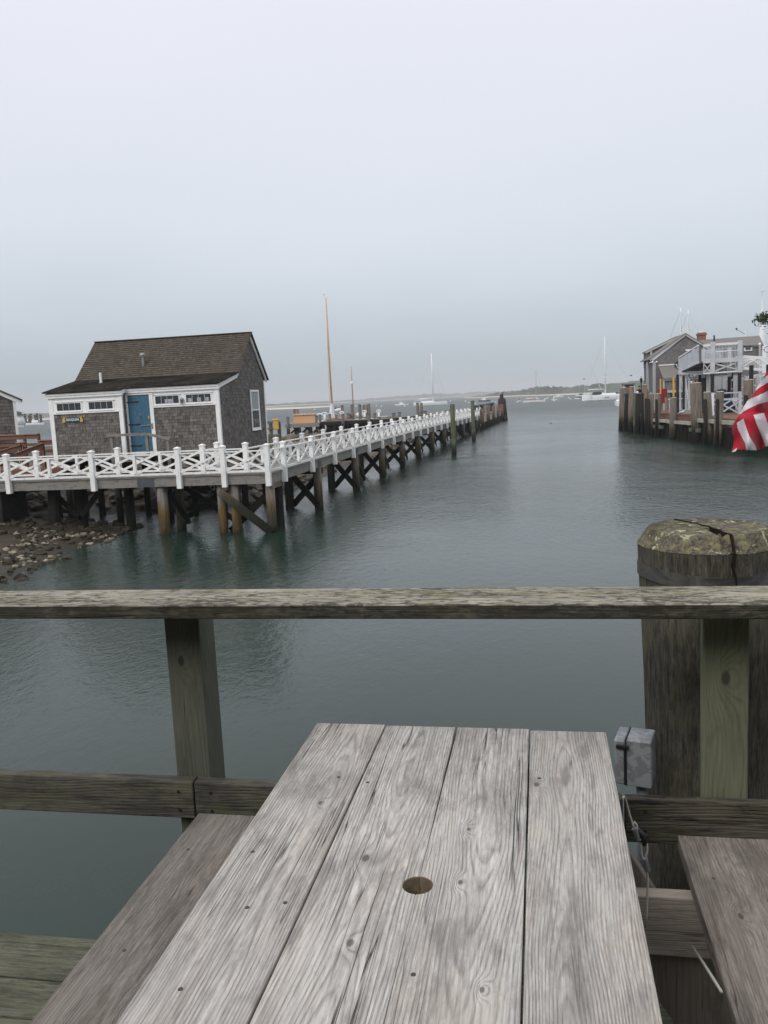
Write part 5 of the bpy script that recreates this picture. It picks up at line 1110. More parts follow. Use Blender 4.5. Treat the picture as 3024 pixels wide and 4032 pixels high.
p = py(*z5(1137, 605), 98.5); MB().cyl((p.x, 98.5, p.z-.4), (p.x, 98.5, p.z+.70), .085, n=10).build('flue', M['black'], h2)
p = py(*z5(1578, 730), 95.8); sp = thing('weather_post', (p.x, 95.8, WD), 'slim grey instrument post against the end of the long grey house', 'post')
MB().box(p.x-.09, p.x+.09, 95.7, 95.9, WD, p.z+1.0).build('post', TR, sp); MB().ball((p.x, 95.8, p.z+1.1), .14, 8, 6).build('head', BW, sp)
MB().tube([(p.x+.75+.3*math.cos(t), 95.8, p.z+.5+.3*math.sin(t)) for t in lsp(0, 6.283, 14)], .03, 5, False).beam((p.x+.1, 95.8, p.z+.5), (p.x+.45, 95.8, p.z+.5), .04, .04).build('ring_arm', M['black'], sp)
# utility walls between the houses, under the gangway
ub = thing('utility_shed', (18, 80, WD), 'pale grey boarded utility shed beneath the white gangway platform', 'shed')
MB().box(15.2, 17.6, 79.5, 82, WD, 5.3).build('wall', TR, ub); MB().box(15.0, 17.8, 79.3, 82.2, 5.3, 5.4).build('roof', M['roof2'], ub)
for x in (15.9, 16.7): MB().box(x, x+.05, 79.47, 79.499, 2.4, 5.2).build('batten', M['metal'], ub)
tp = thing('blue_tarpaulin', (15.3, 76.5, WD), 'dark blue tarpaulin bundle behind the white crossed fence', 'tarpaulin')
MB().ball((15.3, 76.5, 2.9), .95, 14, 10, (1, .7, 1.15)).ball((15.6, 76.2, 2.5), .8, 12, 8, (1, .8, 1)).build('cover', plain('navy_tarpaulin', (.012,.025,.10), .6, .3), tp, smooth=True)
# red boards, yellow posts, black bollards, lamp
def rect_post(nm, u0, u1, vt, vb, Y, mat, lab, cat, grp=None, dep=.15):
    a = py(*z5(u0, vt), Y); c = py(*z5(u1, vb), Y); z0 = WD
    t = thing(nm, ((a.x+c.x)/2, Y, z0), lab, cat, grp); MB().box(a.x, c.x, Y-dep/2, Y+dep/2, z0 if c.z < z0+.8 else c.z, a.z).build('shaft' if cat in ('post', 'bollard') else 'panel', mat, t, bev=.01); return t
RD = plain('red_paint', (.22,.022,.02), .6, .3); YL = plain('yellow_paint', (.62,.36,.07), .6, .3)
rect_post('red_board', 587, 682, 1062, 1200, 86, RD, 'large dull red board between the gabled house corner and the left yellow post', 'board')
rect_post('red_door', 475, 497, 1065, 1155, 88.5, RD, 'narrow red panel right beside the tall tan pile near the street lamp', 'panel')
rect_post('red_locker', 903, 930, 1072, 1130, 85, RD, 'small red locker with white top behind the thick tan pile', 'locker')
rect_post('yellow_post', 611, 623, 962, 1112, 84.5, YL, 'left of two tall yellow posts before the gabled house', 'post', 'yellow posts on the wharf', .25)
rect_post('yellow_post', 735, 752, 948, 1140, 82, YL, 'right of two tall yellow posts before the gabled house', 'post', 'yellow posts on the wharf', .25)
rect_post('timber_post', 660, 678, 1145, 1275, 81, M['browntop'], 'short tan timber post with a splayed foot between the yellow posts', 'post', None, .25)
for (u0, u1, vt, Y, lab) in ((770, 793, 922, 79, 'black post with a white top just left of the gangway legs'), (832, 848, 930, 78, 'black post behind the slanting white gangway legs'), (985, 1012, 925, 77, 'black post right of the very thick tan pile'), (1037, 1060, 910, 76, 'black post between the thick pile and the left gangway tower'),
                              (1290, 1316, 905, 77.5, 'black post between the two white gangway towers'), (1480, 1511, 833, 70, 'tall black post just left of the flag'), (1645, 1675, 825, 68, 'tall black post behind the top of the flag')):
    rect_post('black_post', u0, u1, vt, 1300, Y, M['black'], lab, 'post', 'black steel posts around the gangway', .3)
lm = py(*z5(430, 945), 90); sl = thing('street_lamp', (lm.x, 90, WD), 'black street lamp near the left end of the right wharf', 'street lamp')
MB().tube([(lm.x, 90, WD), (lm.x, 90, WD+.5), (lm.x, 90, WD+.6), (lm.x, 90, lm.z-.6)], [.16, .14, .07, .06], 10).build('pole', M['black'], sl); MB().cyl((lm.x, 90, lm.z-.6), (lm.x, 90, lm.z-.25), .08, .14, 8).build('lantern', M['glass'], sl); MB().cyl((lm.x, 90, lm.z-.25), (lm.x, 90, lm.z-.08), .19, .04, 8).ball((lm.x, 90, lm.z), .05, 6, 4).build('cap', M['black'], sl)
# small booth
a = py(*z5(252, 1012), 92.5); c = py(*z5(372, 1100), 92.5)
bo = thing('ticket_booth', ((a.x+c.x)/2, 92.5, WD), 'small grey roofed booth at the left end of the right wharf', 'booth')
MB().box(a.x+.1, c.x-.1, 92.4, 94, WD, a.z-.12).build('wall', S2, bo); MB().box(a.x, c.x, 92.1, 94.2, a.z-.12, a.z).build('roof', M['roof2'], bo); MB().box(a.x+.05, a.x+.15, 92.3, 92.39, WD, a.z-.13).box(c.x-.15, c.x-.05, 92.3, 92.39, WD, a.z-.13).build('corner_post', BW, bo)
MB().box(a.x+.45, a.x+.95, 92.34, 92.39, a.z-.75, a.z-.5).build('sign_panel', BT, bo)
p = py(*z5(318, 1120), 91); bx = thing('blue_bin', (p.x, 91, WD), 'blue topped bin between the piles at the left end of the right wharf', 'bin')
MB().box(p.x-.55, p.x+.55, 90.7, 91.4, WD, p.z-.1).build('body', GRN if False else M['white3'], bx); MB().box(p.x-.62, p.x+.62, 90.6, 91.5, p.z-.1, p.z+.16).build('lid', plain('blue_plastic', (.02,.12,.38), .5, .4), bx)

# person sitting behind the piles
def person():
    p = py(2440+430/5.53, 1520+150/5.53, 88.3); o = Vector((p.x, 88.3, p.z-.10))
    root = thing('person', tuple(o), 'person with dark hair and black top seated above the piles by the street lamp', 'person')
    J = {'pel': (0,0,0), 'ch': (.02,-.03,.28), 'nk': (.0,-.03,.50), 'hd': (-.01,-.06,.62), 'ht': (-.01,-.05,.78), 'sl': (-.18,-.02,.46), 'sr': (.18,-.02,.46), 'el': (-.26,-.12,.22), 'er': (.25,-.14,.22), 'hl': (-.16,-.32,.08), 'hr': (.12,-.34,.08),
         'pl': (-.09,0,-.02), 'kl': (-.13,-.42,.02), 'al': (-.13,-.44,-.42), 'fl': (-.13,-.60,-.47), 'pr': (.09,0,-.02), 'kr': (.12,-.42,.02), 'ar': (.14,-.42,-.42), 'fr': (.15,-.58,-.47)}
    Rd = {'pel': .13, 'ch': .125, 'nk': .055, 'hd': .085, 'ht': .06, 'sl': .055, 'sr': .055, 'el': .042, 'er': .042, 'hl': .035, 'hr': .035, 'pl': .09, 'kl': .065, 'al': .045, 'fl': .04, 'pr': .09, 'kr': .065, 'ar': .045, 'fr': .04}
    Ed = [('pel','ch'),('ch','nk'),('nk','hd'),('hd','ht'),('ch','sl'),('sl','el'),('el','hl'),('ch','sr'),('sr','er'),('er','hr'),('pel','pl'),('pl','kl'),('kl','al'),('al','fl'),('pel','pr'),('pr','kr'),('kr','ar'),('ar','fr')]
    ks = list(J)
    for h, s in (('hl', -1), ('hr', 1)):
        for k, (dx, ln) in enumerate(((-.03, .07), (-.01, .085), (.01, .08), (.03, .065), (.045*-s, .05))):
            n = h+'f%d' % k; J[n] = (J[h][0]+dx, J[h][1]-ln, J[h][2]-.02); Rd[n] = .009; ks.append(n); Ed.append((h, n))
    me = D.meshes.new('body'); me.from_pydata([J[k] for k in ks], [(ks.index(a), ks.index(c)) for a, c in Ed], [])
    ob = D.objects.new('body', me); C.objects.link(ob); sk = ob.modifiers.new('skin', 'SKIN'); sd = me.skin_vertices[0].data
    for i, k in enumerate(ks): sd[i].radius = (Rd[k], Rd[k]); sd[i].use_root = (k == 'pel')
    ss = ob.modifiers.new('sub', 'SUBSURF'); ss.levels = ss.render_levels = 1
    bpy.context.view_layer.update(); m2 = D.meshes.new_from_object(ob.evaluated_get(bpy.context.evaluated_depsgraph_get())); ob.modifiers.clear(); ob.data = m2
    skin = plain('skin', (.45,.27,.20), .6, .3); top = plain('black_shirt', (.015,.015,.018), .8, .2); tr_ = plain('pale_trousers', (.30,.30,.31), .8, .2)
    m2.materials.clear(); [m2.materials.append(x) for x in (skin, top, tr_)]
    for pl_ in m2.polygons:
        c = pl_.center; pl_.material_index = 2 if c.z < .06 and not (abs(c.x) < .3 and c.y < -.28 and c.z > .03) else (1 if c.z < .52 and c.z > .12 else 0); pl_.use_smooth = True
    ob.parent = root
    hr = MB().ball((o.x-.01, o.y-.03, o.z+.73), .105, 12, 8, (1, 1.05, .95)); hr.build('hair', plain('dark_hair', (.012,.009,.008), .7, .3), root, smooth=True)
    MB().ball((o.x-.01, o.y-.145, o.z+.665), .016, 6, 5).build('nose', skin, root, smooth=True)
    for s in (-1, 1): MB().ball((o.x-.01+s*.032, o.y-.135, o.z+.69), .010, 6, 5).build('eye', M['black'], root); MB().ball((o.x-.01+s*.09, o.y-.05, o.z+.68), .022, 6, 5, (.4, 1, 1.3)).build('ear', skin, root, smooth=True)
    MB().box(o.x-.035, o.x+.015, o.y-.140, o.y-.13, o.z+.622, o.z+.630).build('mouth', RD, root)
    MB().ball((o.x-.22, o.y-.22, o.z+.16), .13, 8, 6, (.9, .8, 1)).build('white_bag', BW, root, smooth=True)
    st_ = thing('deck_box', (o.x, o.y+.05, WD), 'dark box the seated person by the street lamp sits on', 'box'); MB().box(o.x-.4, o.x+.4, o.y-.2, o.y+.4, WD, o.z-.12).box(o.x-.43, o.x+.43, o.y-.22, o.y+.42, o.z-.12, o.z-.075).build('box', M['pile_dark'], st_)
person()

# -------- white gangway structure
gg = thing('boarding_gangway', (14.7, 72, WD), 'white steel ferry boarding gangway with a raised platform on two towers', 'gangway')
GW = plain('gangway_white_steel', (.50,.53,.56), .5, .4, var=.12, sc=2); GW2 = plain('gangway_bright_steel', (.74,.77,.80), .5, .4, var=.08, sc=2)
def B(nm, pts, w, h, m=None, up=(0, 0, 1)):
    b = MB()
    for p, q in pts: b.beam(p, q, w, h, up)
    b.build(nm, m or GW, gg)
YG = 72
for x in (13.69, 15.76):
    MB().box(x-.17, x+.17, YG-.17, YG+.17, 5.25, 7.75).build('tower', GW, gg, (x, YG, 6), bev=.01); MB().cyl((x, YG, WD), (x, YG, 5.249), .15, n=12).build('tower_pile', M['black'], gg, (x, YG, 3))
    MB().box(x-.14, x+.14, YG+3.6, YG+3.9, 5.0, 7.4).build('tower', GW, gg, (x, YG+3.7, 6)); MB().cyl((x, YG+3.75, WD), (x, YG+3.75, 4.99), .14, n=12).build('tower_pile', M['black'], gg, (x, YG+3, 3))
B('platform_beam', [((12.98, YG, 6.28), (13.52, YG, 6.28)), ((13.86, YG, 6.28), (15.59, YG, 6.28))], .16, .34); MB().box(13.0, 15.7, YG+.1, YG+3.7, 6.2, 6.3).build('platform_floor', M['metal'], gg)
B('top_rail', [((13.0, YG, 7.52), (13.52, YG, 7.52)), ((13.86, YG, 7.56), (15.59, YG, 7.56))], .14, .18, GW2); B('mid_rail', [((13.0, YG, 7.1), (13.52, YG, 7.1)), ((13.86, YG, 7.02), (15.59, YG, 7.02)), ((13.86, YG+3.7, 7.1), (15.59, YG+3.7, 7.1))], .04, .05, GW2)
def bars(nm, p, q, z0a, z1a, z0b, z1b, n, r=.018, m=None):
    b = MB(); p = Vector(p); q = Vector(q)
    for i in range(n+1): t = i/n; c = p.lerp(q, t); b.box(c.x-r, c.x+r, c.y-r, c.y+r, z0a+(z0b-z0a)*t, z1a+(z1b-z1a)*t)
    b.build(nm, m or GW, gg)
bars('baluster_row', (13.9, YG, 0), (15.55, YG, 0), 6.45, 7.47, 6.45, 7.47, 15); bars('baluster_row', (13.9, YG+3.7, 0), (15.55, YG+3.7, 0), 6.3, 7.3, 6.3, 7.3, 13); bars('baluster_row', (13.02, YG, 0), (13.5, YG, 0), 6.45, 7.45, 6.45, 7.45, 4)
B('cross_brace', [((13.86, YG, 6.05), (15.59, YG, 5.5)), ((13.86, YG+.03, 5.45), (15.59, YG+.03, 6.08))], .06, .10); B('lower_beam', [((13.0, YG, 5.30), (13.52, YG, 5.30)), ((13.86, YG, 5.32), (15.59, YG, 5.36))], .1, .10, GW2)
B('cross_brace', [((13.05, YG, 6.05), (13.52, YG, 5.4)), ((13.05, YG+.03, 5.4), (13.52, YG+.03, 6.0)), ((13.03, YG, 6.1), (13.03, YG, 5.25))], .05, .07)
B('platform_post', [((13.03, YG, 6.4), (13.03, YG, 7.5)), ((13.35, YG, 6.4), (13.35, YG, 7.7))], .09, .09)
# ramp going back and down to the left end
ra, rb_ = Vector((12.95, 72.3, 6.25)), Vector((12.35, 79.8, 5.75))
RP = Vector((.0, 0, 0)); q = MB()
pa = py(*z5(985, 640), 73.0); pb = py(*z5(797, 757), 79.0); pc = py(*z5(797, 905), 79.0); pd = py(*z5(985, 815), 73.0)
dn = 28
for k in range(dn):
    t0, t1 = k/dn+.004, (k+1)/dn-.012
    T = pa.lerp(pb, t0); U = pa.lerp(pb, t1); V_ = pd.lerp(pc, t1)+Vector((0, 0, .18)); W_ = pd.lerp(pc, t0)+Vector((0, 0, .18)); e = Vector((.03, .02, 0)); w0 = len(q.v)
    T2, U2 = T-Vector((0, 0, .12)), U-Vector((0, 0, .12))
    q.add([T2, U2, V_, W_, T2+e, U2+e, V_+e, W_+e], [(0,1,2,3),(4,7,6,5),(0,4,5,1),(1,5,6,2),(2,6,7,3),(3,7,4,0)])
q.build('ramp_side_panel', GW, gg)
B('ramp_rail', [(pa, pb)], .10, .10, GW2); B('ramp_girder', [(pd+Vector((0, 0, .10)), pc+Vector((0, 0, .10)))], .12, .22)
pw = Vector((1.9, .2, 0)); MB().add([pd, pc, pc+pw, pd+pw, pd-Vector((0,0,.1)), pc-Vector((0,0,.1)), pc+pw-Vector((0,0,.1)), pd+pw-Vector((0,0,.1))], [(0,3,2,1),(4,5,6,7),(0,1,5,4),(1,2,6,5),(2,3,7,6),(3,0,4,7)]).build('ramp_floor', plain('dark_tread_plate', (.05,.05,.05), .7, .3), gg)
B('end_frame', [(pc+Vector((0, 0, .0)), py(*z5(797, 750), 79.0)), (py(*z5(875, 905), 78.5), py(*z5(875, 760), 78.5))], .1, .1); 
B('support_beam', [(py(*z5(800, 905), 78.6), py(*z5(1035, 905), 74.5))], .14, .3)
for (u, t, bt, Y, w) in ((808, 905, 1285, 78.6, .14), (862, 900, 1285, 78.0, .14), (893, 900, 1290, 77.4, .18), (1075, 915, 1110, 75, .2)):
    a = py(*z5(u, t), Y); MB().box(a.x-w/2, a.x+w/2, Y-w/2, Y+w/2, WD, a.z).build('leg', GW, gg, (a.x, Y, 3))
for (u0, v0, u1, v1, Y) in ((815, 905, 850, 1230, 78.4), (858, 905, 888, 1240, 77.7)): B('strut', [(py(*z5(u0, v0), Y), py(*z5(u1, v1), Y))], .06, .07, GW2)
for (u0, v0, u1, v1, Y) in ((1035, 1010, 985, 1085, 76.5), (985, 1090, 900, 1250, 77), (905, 905, 990, 1010, 77), (990, 905, 905, 1020, 77.1), (985, 1130, 1035, 1230, 76.9)): B('strut', [(py(*z5(u0, v0), Y), py(*z5(u1, v1), Y))], .05, .06)
MB().box(12.2, 14.4, 76.4, 79.6, WD, WD+.38).build('concrete_base', plain('pale_concrete', (.33,.33,.32), .9, .1), gg); B('base_rail', [(py(*z5(800, 1285), 79), py(*z5(1035, 1275), 76))], .08, .10)
# truss bridge leaving to the right, two levels
R0, R1 = Vector((15.95, YG+.2, 0)), Vector((20.5, YG-1.5, 0))
def rl2(nm, za, zb_, w, h, dy=0, m=GW2): B(nm, [((R0.x, R0.y+dy, za), (R1.x, R1.y+dy, zb_))], w, h, m)
for dy in (0, 2.2):
    rl2('truss_chord', 6.55, 5.9, .10, .12, dy); rl2('truss_chord', 5.62, 4.95, .10, .12, dy); rl2('truss_rail', 6.30, 5.65, .04, .05, dy)
    bars('baluster_row', (R0.x, R0.y+dy, 0), (R1.x, R1.y+dy, 0), 5.65, 6.5, 5.0, 5.85, 34, .015, GW2)
    for k in range(4):
        t0, t1 = k/4, (k+1)/4; a = R0.lerp(R1, t0); c = R0.lerp(R1, t1); zu = lambda t: 6.52-.65*t; zl = lambda t: 5.65-.65*t
        B('truss_diagonal', [((a.x, a.y+dy-.05, zl(t0)), (c.x, c.y+dy-.05, zu(t1)))] if k % 2 == 0 else [((a.x, a.y+dy-.05, zu(t0)), (c.x, c.y+dy-.05, zl(t1)))], .06, .09, GW2)
R0b, R1b = Vector((15.6, YG+4, 0)), Vector((21, YG+4, 0))
for z0 in (4.9, 4.2, 3.4): B('lower_ramp_rail', [((R0b.x, R0b.y, z0-.3), (R1b.x, R1b.y, z0+.3))], .06, .08, GW2)
bars('baluster_row', R0b, R1b, 3.1, 4.6, 3.7, 5.2, 30, .018, GW2)
B('lower_ramp_stringer', [((15.6, YG+2, 4.7), (21, YG+2, 5.5)), ((15.6, YG+1.9, 3.0), (20, YG+1.9, 3.0)), ((15.9, YG+1.9, 2.5), (20, YG+1.9, 2.5))], .1, .12, GW2)
for x in (16.6, 17.6, 18.8): MB().box(x-.08, x+.08, YG+1.9, YG+2.1, WD, 5.0).build('leg', GW, gg, (x, YG+2, 3))
# white crossed fence at the wharf edge
wf = thing('crossed_fence', (14.7, 71, WD), 'low white crossed fence on the wharf edge beneath the gangway platform', 'fence')
Yw = 71.2; c0, c1 = 13.55, 15.62
for nm, pq, w, h in (('top_rail', (((c0, Yw, 3.68), (c1, Yw, 3.68)),), .1, .1), ('middle_rail', (((c0-.15, Yw, 3.18), (c1, Yw, 3.18)),), .08, .16), ('cross_brace', (((c0, Yw, 2.9), (14.2, Yw, 2.55)), ((c0, Yw, 2.0), (14.4, Yw, 2.45)), ((14.35, Yw, 2.2), (c1, Yw, 3.0)), ((14.35, Yw+.05, 2.75), (c1, Yw+.05, 2.0)), ((14.4, Yw+.02, 2.75), (14.95, Yw+.02, 3.1)), ((15.05, Yw+.02, 3.1), (c1, Yw+.02, 2.1))), .07, .11)):
    b = MB(); [b.beam(p_, q_, w, h) for p_, q_ in pq]; b.build(nm, GW, wf)
for x in (c0, c1): MB().box(x-.12, x+.12, Yw-.1, Yw+.1, WD, 3.75).build('post', GW2 if x == c0 else GW, wf, (x, Yw, 3))
MB().box(11.5, 13.0, 80.3, 80.45, WD+.05, 3.1).build('x', M['white3'], None) if False else None
fr_ = thing('white_rail_panel', (12.4, 80.6, WD), 'grey white railing panel left of the gangway legs', 'railing')
for x in lsp(11.6, 13.2, 9): MB().box(x-.03, x+.03, 80.5, 80.56, WD, 3.2).build('bar', GW, fr_)
MB().box(11.5, 13.3, 80.48, 80.58, 3.2, 3.3).build('top_rail', GW2, fr_)
# black flag with pale marks
bf = thing('black_flag', tuple(py(*z5(770, 835), 83)), 'black flag with white marks hanging left of the gangway ramp', 'flag')
ol = [(798, 788), (775, 795), (757, 812), (750, 835), (758, 856), (778, 870), (798, 886)]
b = MB(); pts = [py(*z5(*p_), 83+.06*math.sin(i*2)) for i, p_ in enumerate(ol)]; b.add([tuple(p_) for p_ in pts]+[tuple(p_+Vector((0, .02, 0))) for p_ in pts], [tuple(range(7)), tuple(range(13, 6, -1))]+[(i, (i+1) % 7, (i+1) % 7+7, i+7) for i in range(7)]); b.build('cloth', M['black'], bf)
for p_, q_ in (((766, 822), (774, 832)), ((776, 820), (772, 840)), ((778, 838), (786, 846)), ((780, 850), (790, 858)), ((784, 838), (780, 860))): MB().beam(py(*z5(*p_), 82.9), py(*z5(*q_), 82.9), .02, .07).build('mark', BW, bf)
MB().cyl(py(*z5(799, 760), 83), py(*z5(799, 930), 83), .03, n=6).build('pole', M['metal'], bf)
gull((py(*z5(822, 1335), 72.5).x, 72.5, WD+.1), R(20), 1.0, 'seagull standing on the red brown wharf edge below the gangway')

# -------- masts, spire and tree beyond
for (u, vt, Y, lab) in ((860, 268, 150, 'left of two white yacht masts above the gabled house'), (933, 290, 152, 'right of two white yacht masts above the gabled house'), (1655, 560, 120, 'yacht whose slanting white stays show at the right edge of the long house')):
    p = py(*z5(u, vt), Y)
    boat('berthed_yacht', (p.x, Y, 0) if Y > 130 else (p.x, Y+16, 0), R(160), 'berthed yacht, '+lab, 14, 3.8, 1.4, BW, ((-2.5, 2.5, 2.2, 1.4, 2.0, BW),), ((.8, p.z-1.4, .13, SW, ((.62, 1.6),)),), (), 1, 'sailboat')
p = py(*z5(1600, 540), 900); q_ = py(*z5(1596, 165), 900)
cs = thing('church', (p.x, 900, 2), 'white church tower with a slender spire rising above the long house at the right edge', 'church')
MB().box(p.x-3.6, p.x+3.6, 897, 904, 1, p.z-10).build('tower', BW, cs); MB().box(p.x-9, p.x+9, 904, 935, 1, 16).build('nave', BW, cs); MB().cyl((p.x, 900, p.z-10), (p.x, 900, p.z), 3.3, 3.0, 8).build('belfry', BW, cs)
MB().cyl((p.x, 900, p.z), (p.x, 900, q_.z), 2.7, .12, 8).build('spire', BW, cs); MB().cyl((p.x, 900, q_.z), (p.x, 900, q_.z+5), .14, n=6).beam((p.x-2.5, 900, q_.z+4.2), (p.x+2.5, 900, q_.z+5.0), .2, .4).build('weathervane', M['metal'], cs)
grid_sheet('town_ground', lsp(60, 900, 6), lsp(250, 1400, 6), lambda x, y: 1.2, plain('town_ground', (.08,.09,.05)))
vn = py(*z5(1440, 510), 130); va = thing('wind_vane', (vn.x, 130, 2), 'small wind instrument mast showing above the long house roof', 'mast')
MB().cyl((vn.x, 130, 2), (vn.x, 130, vn.z+.2), .07, n=6).build('mast', BW, va); MB().beam((vn.x, 130, vn.z-.3), (vn.x-1.2, 130, vn.z+.4), .05, .05).ball((vn.x-1.2, 130, vn.z+.5), .16, 8, 6).build('vane', M['bluecap'], va)

def tree(x, y, zb, R_, h, label, n=4200, ls=.15):
    t = thing('leafy_tree', (x, y, zb), label, 'tree'); b = MB()
    b.tube([(x, y, zb), (x+.1, y, zb+h*.35), (x-.1, y, zb+h*.6), (x, y, zb+h*.85)], [.28, .2, .13, .05], 9)
    tips = []
    for k in range(16):
        a = random.uniform(0, 6.28); z0 = zb+h*random.uniform(.35, .8); L = R_*random.uniform(.65, 1.0); e = Vector((x+L*math.cos(a), y+L*math.sin(a), z0+L*random.uniform(.1, .7)))
        b.tube([(x, y, z0), ((x+e.x)/2, (y+e.y)/2, (z0+e.z)/2+.2), e], [.09, .05, .02], 6); tips += [e, Vector(((x+e.x)/2, (y+e.y)/2, (z0+e.z)/2+.3))]
    tip = Vector(TREETIP); b.tube([(x, y, zb+h*.6), ((x+tip.x)/2, (y+tip.y)/2, (zb+h*.6+tip.z)/2+.2), tip], [.09, .05, .015], 6); tips += [tip, tip, tip+Vector((.5, .1, .1)), tip+Vector((.9, 0, -.1)), tip+Vector((1.3, .3, .2))]
    b.build('trunk', plain('bark', (.06,.05,.04), .9, .1), t, smooth=True)
    lv = MB()
    for k in range(n):
        c = random.choice(tips); s_ = .28 if c in tips[-5:] else .5; q = c+Vector((random.gauss(0, s_), random.gauss(0, s_), random.gauss(0, s_*.6)))
        u = Vector((random.gauss(0, 1), random.gauss(0, 1), random.gauss(0, .6))).normalized(); w = u.cross(Vector((random.gauss(0, 1), random.gauss(0, 1), random.gauss(0, 1)))).normalized(); s1 = ls*random.uniform(.6, 1.2); lv.tint = random.random()
        lv.add([q-u*s1, q+w*s1*.35, q+u*s1, q-w*s1*.35], [(0,1,2,3)])
    g = G('leaf', .6, .3); a_ = g.n('Attribute', attribute_name='tint').outputs['Fac']; g.set('Base Color', g.ramp(a_, (0, (.025,.045,.018)), (.7, (.06,.085,.035)), (1, (.11,.13,.07)))); lv.build('crown', g.m, t, fix=False)
TREETIP = tuple(py(*z5(1600, 385), 61)); TREETIP = (TREETIP[0], 61, TREETIP[2])
tree(TREETIP[0]+3.2, 61, WD, 2.3, TREETIP[2]-WD+1.0, 'leafy tree whose branch tips reach in at the right edge beside the church spire')

# ================================================================== FLAG (near, right edge)
fl = thing('national_flag', tuple(py(*z5(1700, 900), 14)), 'large red and white striped flag drooping in folds at the right edge', 'flag')
OUT = [(1860,600),(1760,745),(1659,884),(1593,984),(1550,1050),(1509,1115),(1456,1183),(1420,1240),(1383,1305),(1340,1375),(1309,1435),(1309,1483),(1335,1546),(1322,1610),(1304,1677),(1340,1668),(1358,1645),(1400,1650),(1451,1656),(1500,1659),(1545,1656),(1600,1637),(1659,1612),(1760,1590),(1860,1560)]
WH = [[(1860,640),(1760,785),(1659,926),(1603,970),(1577,996),(1540,1050),(1509,1100),(1500,1128),(1530,1083),(1588,1041),(1659,999),(1760,900),(1860,790)],
      [(1860,930),(1760,1010),(1659,1081),(1577,1120),(1498,1152),(1450,1180),(1415,1235),(1375,1312),(1462,1257),(1551,1215),(1659,1183),(1760,1140),(1860,1100)],
      [(1358,1388),(1420,1351),(1446,1430),(1477,1519),(1540,1619),(1547,1662),(1449,1662),(1438,1588),(1398,1514),(1361,1435)],
      [(1519,1314),(1619,1293),(1659,1404),(1695,1490),(1745,1610),(1642,1632),(1593,1504),(1556,1419)],
      [(1700,1270),(1780,1240),(1800,1400),(1850,1560),(1790,1580),(1740,1420)], [(1300,1684),(1320,1660),(1356,1634),(1358,1650),(1340,1672)]]
def inp(p, poly):
    x, y = p; r = False; j = len(poly)-1
    for i in range(len(poly)):
        if (poly[i][1] > y) != (poly[j][1] > y) and x < (poly[j][0]-poly[i][0])*(y-poly[i][1])/(poly[j][1]-poly[i][1])+poly[i][0]: r = not r
        j = i
    return r
def depth(a, v):
    d = 14+.10*math.sin((a-1300)*.022+(v-1400)*.006)+.03*math.sin((a-1300)*.03-(v-1300)*.02)
    if v > 1290: d -= .10*math.sin(min(1, (v-1290)/80)*1.57)*(1+.5*math.sin((a-v*.35)*.035))
    return d+.02*math.sin((a+v)*.02)
b = MB(); vi = {}; st = 4.5
def vid(i, j):
    if (i, j) not in vi:
        a, v = 1290+i*st, 590+j*st; vi[(i, j)] = len(b.v); p = py(*z5(a, v), depth(a, v)); b.v.append(tuple(p))
    return vi[(i, j)]
for i in range(int(575/st)):
    for j in range(int(1100/st)):
        c = (1290+(i+.5)*st, 590+(j+.5)*st)
        if inp(c, OUT):
            m_ = 1 if any(inp(c, w) for w in WH) else 0
            b.f.append([vid(i, j), vid(i+1, j), vid(i+1, j+1), vid(i, j+1)]); b.mi.append(m_); b.t.append(.5)
def m_cloth(nm, c):
    g = G(nm, .75, .2); v = g.obj(); n = g.noise(g.map(v, (60, 60, 60)), 1, 3); g.set('Base Color', g.ramp(n, (.3, tuple(x*.85 for x in c)), (.7, c))); g.set('Sheen Weight', .2); g.bump(g.noise(g.map(v, (5, 5, 5)), 1, 3, .5, .5), .2, .03)
    return g.m
cl = b.build('cloth', [m_cloth('red_flag_cloth', (.36,.008,.022)), m_cloth('white_flag_cloth', (.62,.58,.62))], fl, smooth=True); so = cl.modifiers.new('solid', 'SOLIDIFY'); so.thickness = .004
pt = py(*z5(1860, 600), 14)
MB().cyl((pt.x+.02, 14, -1), (pt.x+.02, 14, pt.z+.5), .04, n=10).ball((pt.x+.02, 14, pt.z+.55), .08, 8, 6).build('flag_pole', BW, fl, smooth=True)

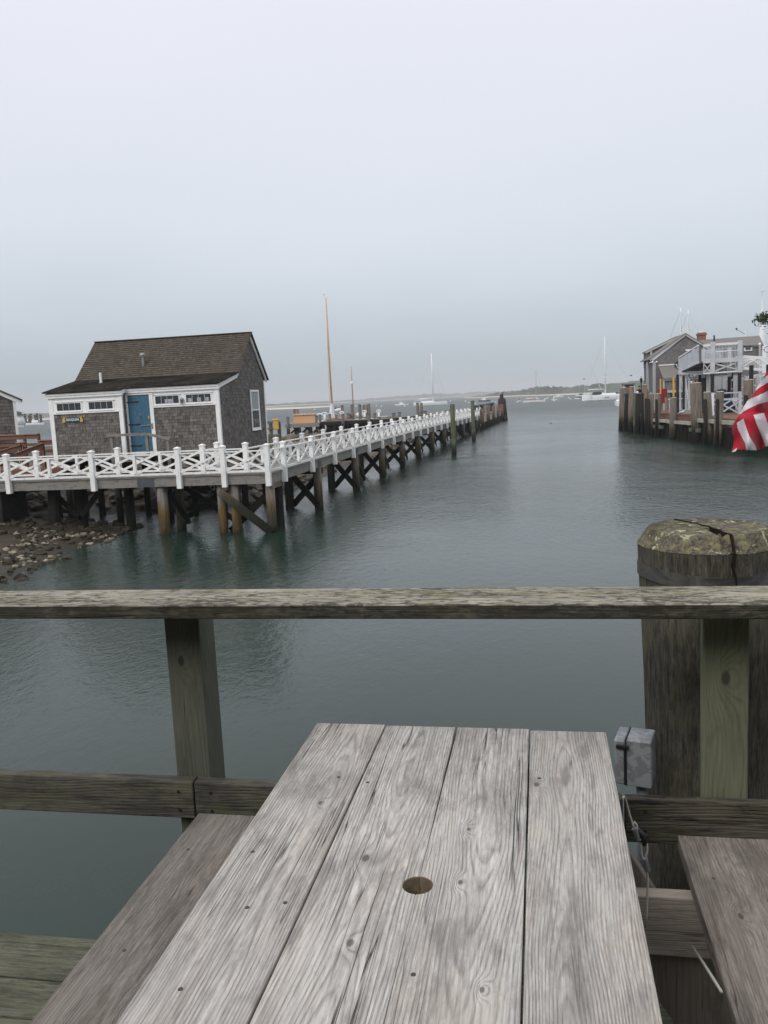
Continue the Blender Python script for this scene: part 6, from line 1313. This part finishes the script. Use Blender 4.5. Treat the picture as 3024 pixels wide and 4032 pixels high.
# ================================================================== building added behind the deck, out of view, to shade deck and railing
rb2 = thing('added_shade_building', (0, -4, DZ), 'unseen grey shingled building added behind the near deck to shade it', 'building')
shingles([(-7, DZ), (7, DZ), (7, 5.6), (-7, 5.6)], lambda u, v, o: (-u, -1.6+o, v), .14, (.2, .35)).build('front_wall', S, rb2, (0, -1.6, 4), fix=False)
MB().box(-7, 7, -6, -1.66, DZ, 5.6).build('walls', plain('grey_wall_board', (.12,.115,.11)), rb2)
MB().add([(-7.4,-1.2,5.55),(7.4,-1.2,5.55),(7.4,-3.8,7.3),(-7.4,-3.8,7.3),(7.4,-6.4,5.55),(-7.4,-6.4,5.55)], [(0,1,2,3),(3,2,4,5),(0,3,5),(1,4,2),(0,5,4,1)]).build('roof', M['roof'], rb2)
MB().box(-9, 9, -8, -1.3, -1, 2.85).build('base', M['pile_dark'], rb2)

# a few birds
for (u, v, Y, lab) in ((2484, 1479, 110, 'dark bird flying left of the gabled house'), (2299, 1493, 200, 'small dark bird flying above the dark cabin boat'), (2168, 1668, 95, 'dark bird skimming the water in mid channel')):
    p = py(u, v, Y); t = thing('flying_bird', tuple(p), lab, 'bird'); s = Y/110
    MB().tube([p+Vector((-.16*s, 0, 0)), p, p+Vector((.14*s, 0, .02*s)), p+Vector((.2*s, 0, .02*s))], [.01*s, .05*s, .035*s, .008*s], 8).build('body', M['black'], t, smooth=True)
    for sd in (-1, 1): MB().prism([(0, -.05), (.16, .02), (.34, -.06), (.16, .09), (0, .05)], lambda a, c, w: (p.x+c*s, p.y+sd*a*s, p.z+w+a*.3*s), .012).build('wing', M['black'], t)
# bird at the top of the yawl mast
gull((bird.x, 131, bird.z), R(150), .9, 'grey gull perched at the very top of the orange mast')

# ================================================================== HAZE
g = D.materials.new('haze'); g.use_nodes = True; nt = g.node_tree; nt.nodes.clear(); o_ = nt.nodes.new('ShaderNodeOutputMaterial'); pv = nt.nodes.new('ShaderNodeVolumePrincipled')
pv.inputs['Color'].default_value = (.93, .96, 1, 1); pv.inputs['Density'].default_value = HAZE; pv.inputs['Anisotropy'].default_value = 0; nt.links.new(pv.outputs[0], o_.inputs['Volume'])
MB().box(-7500, 7500, -400, 12500, -2, 90).build('haze', g, None, (0, 0, 0), kind='stuff')
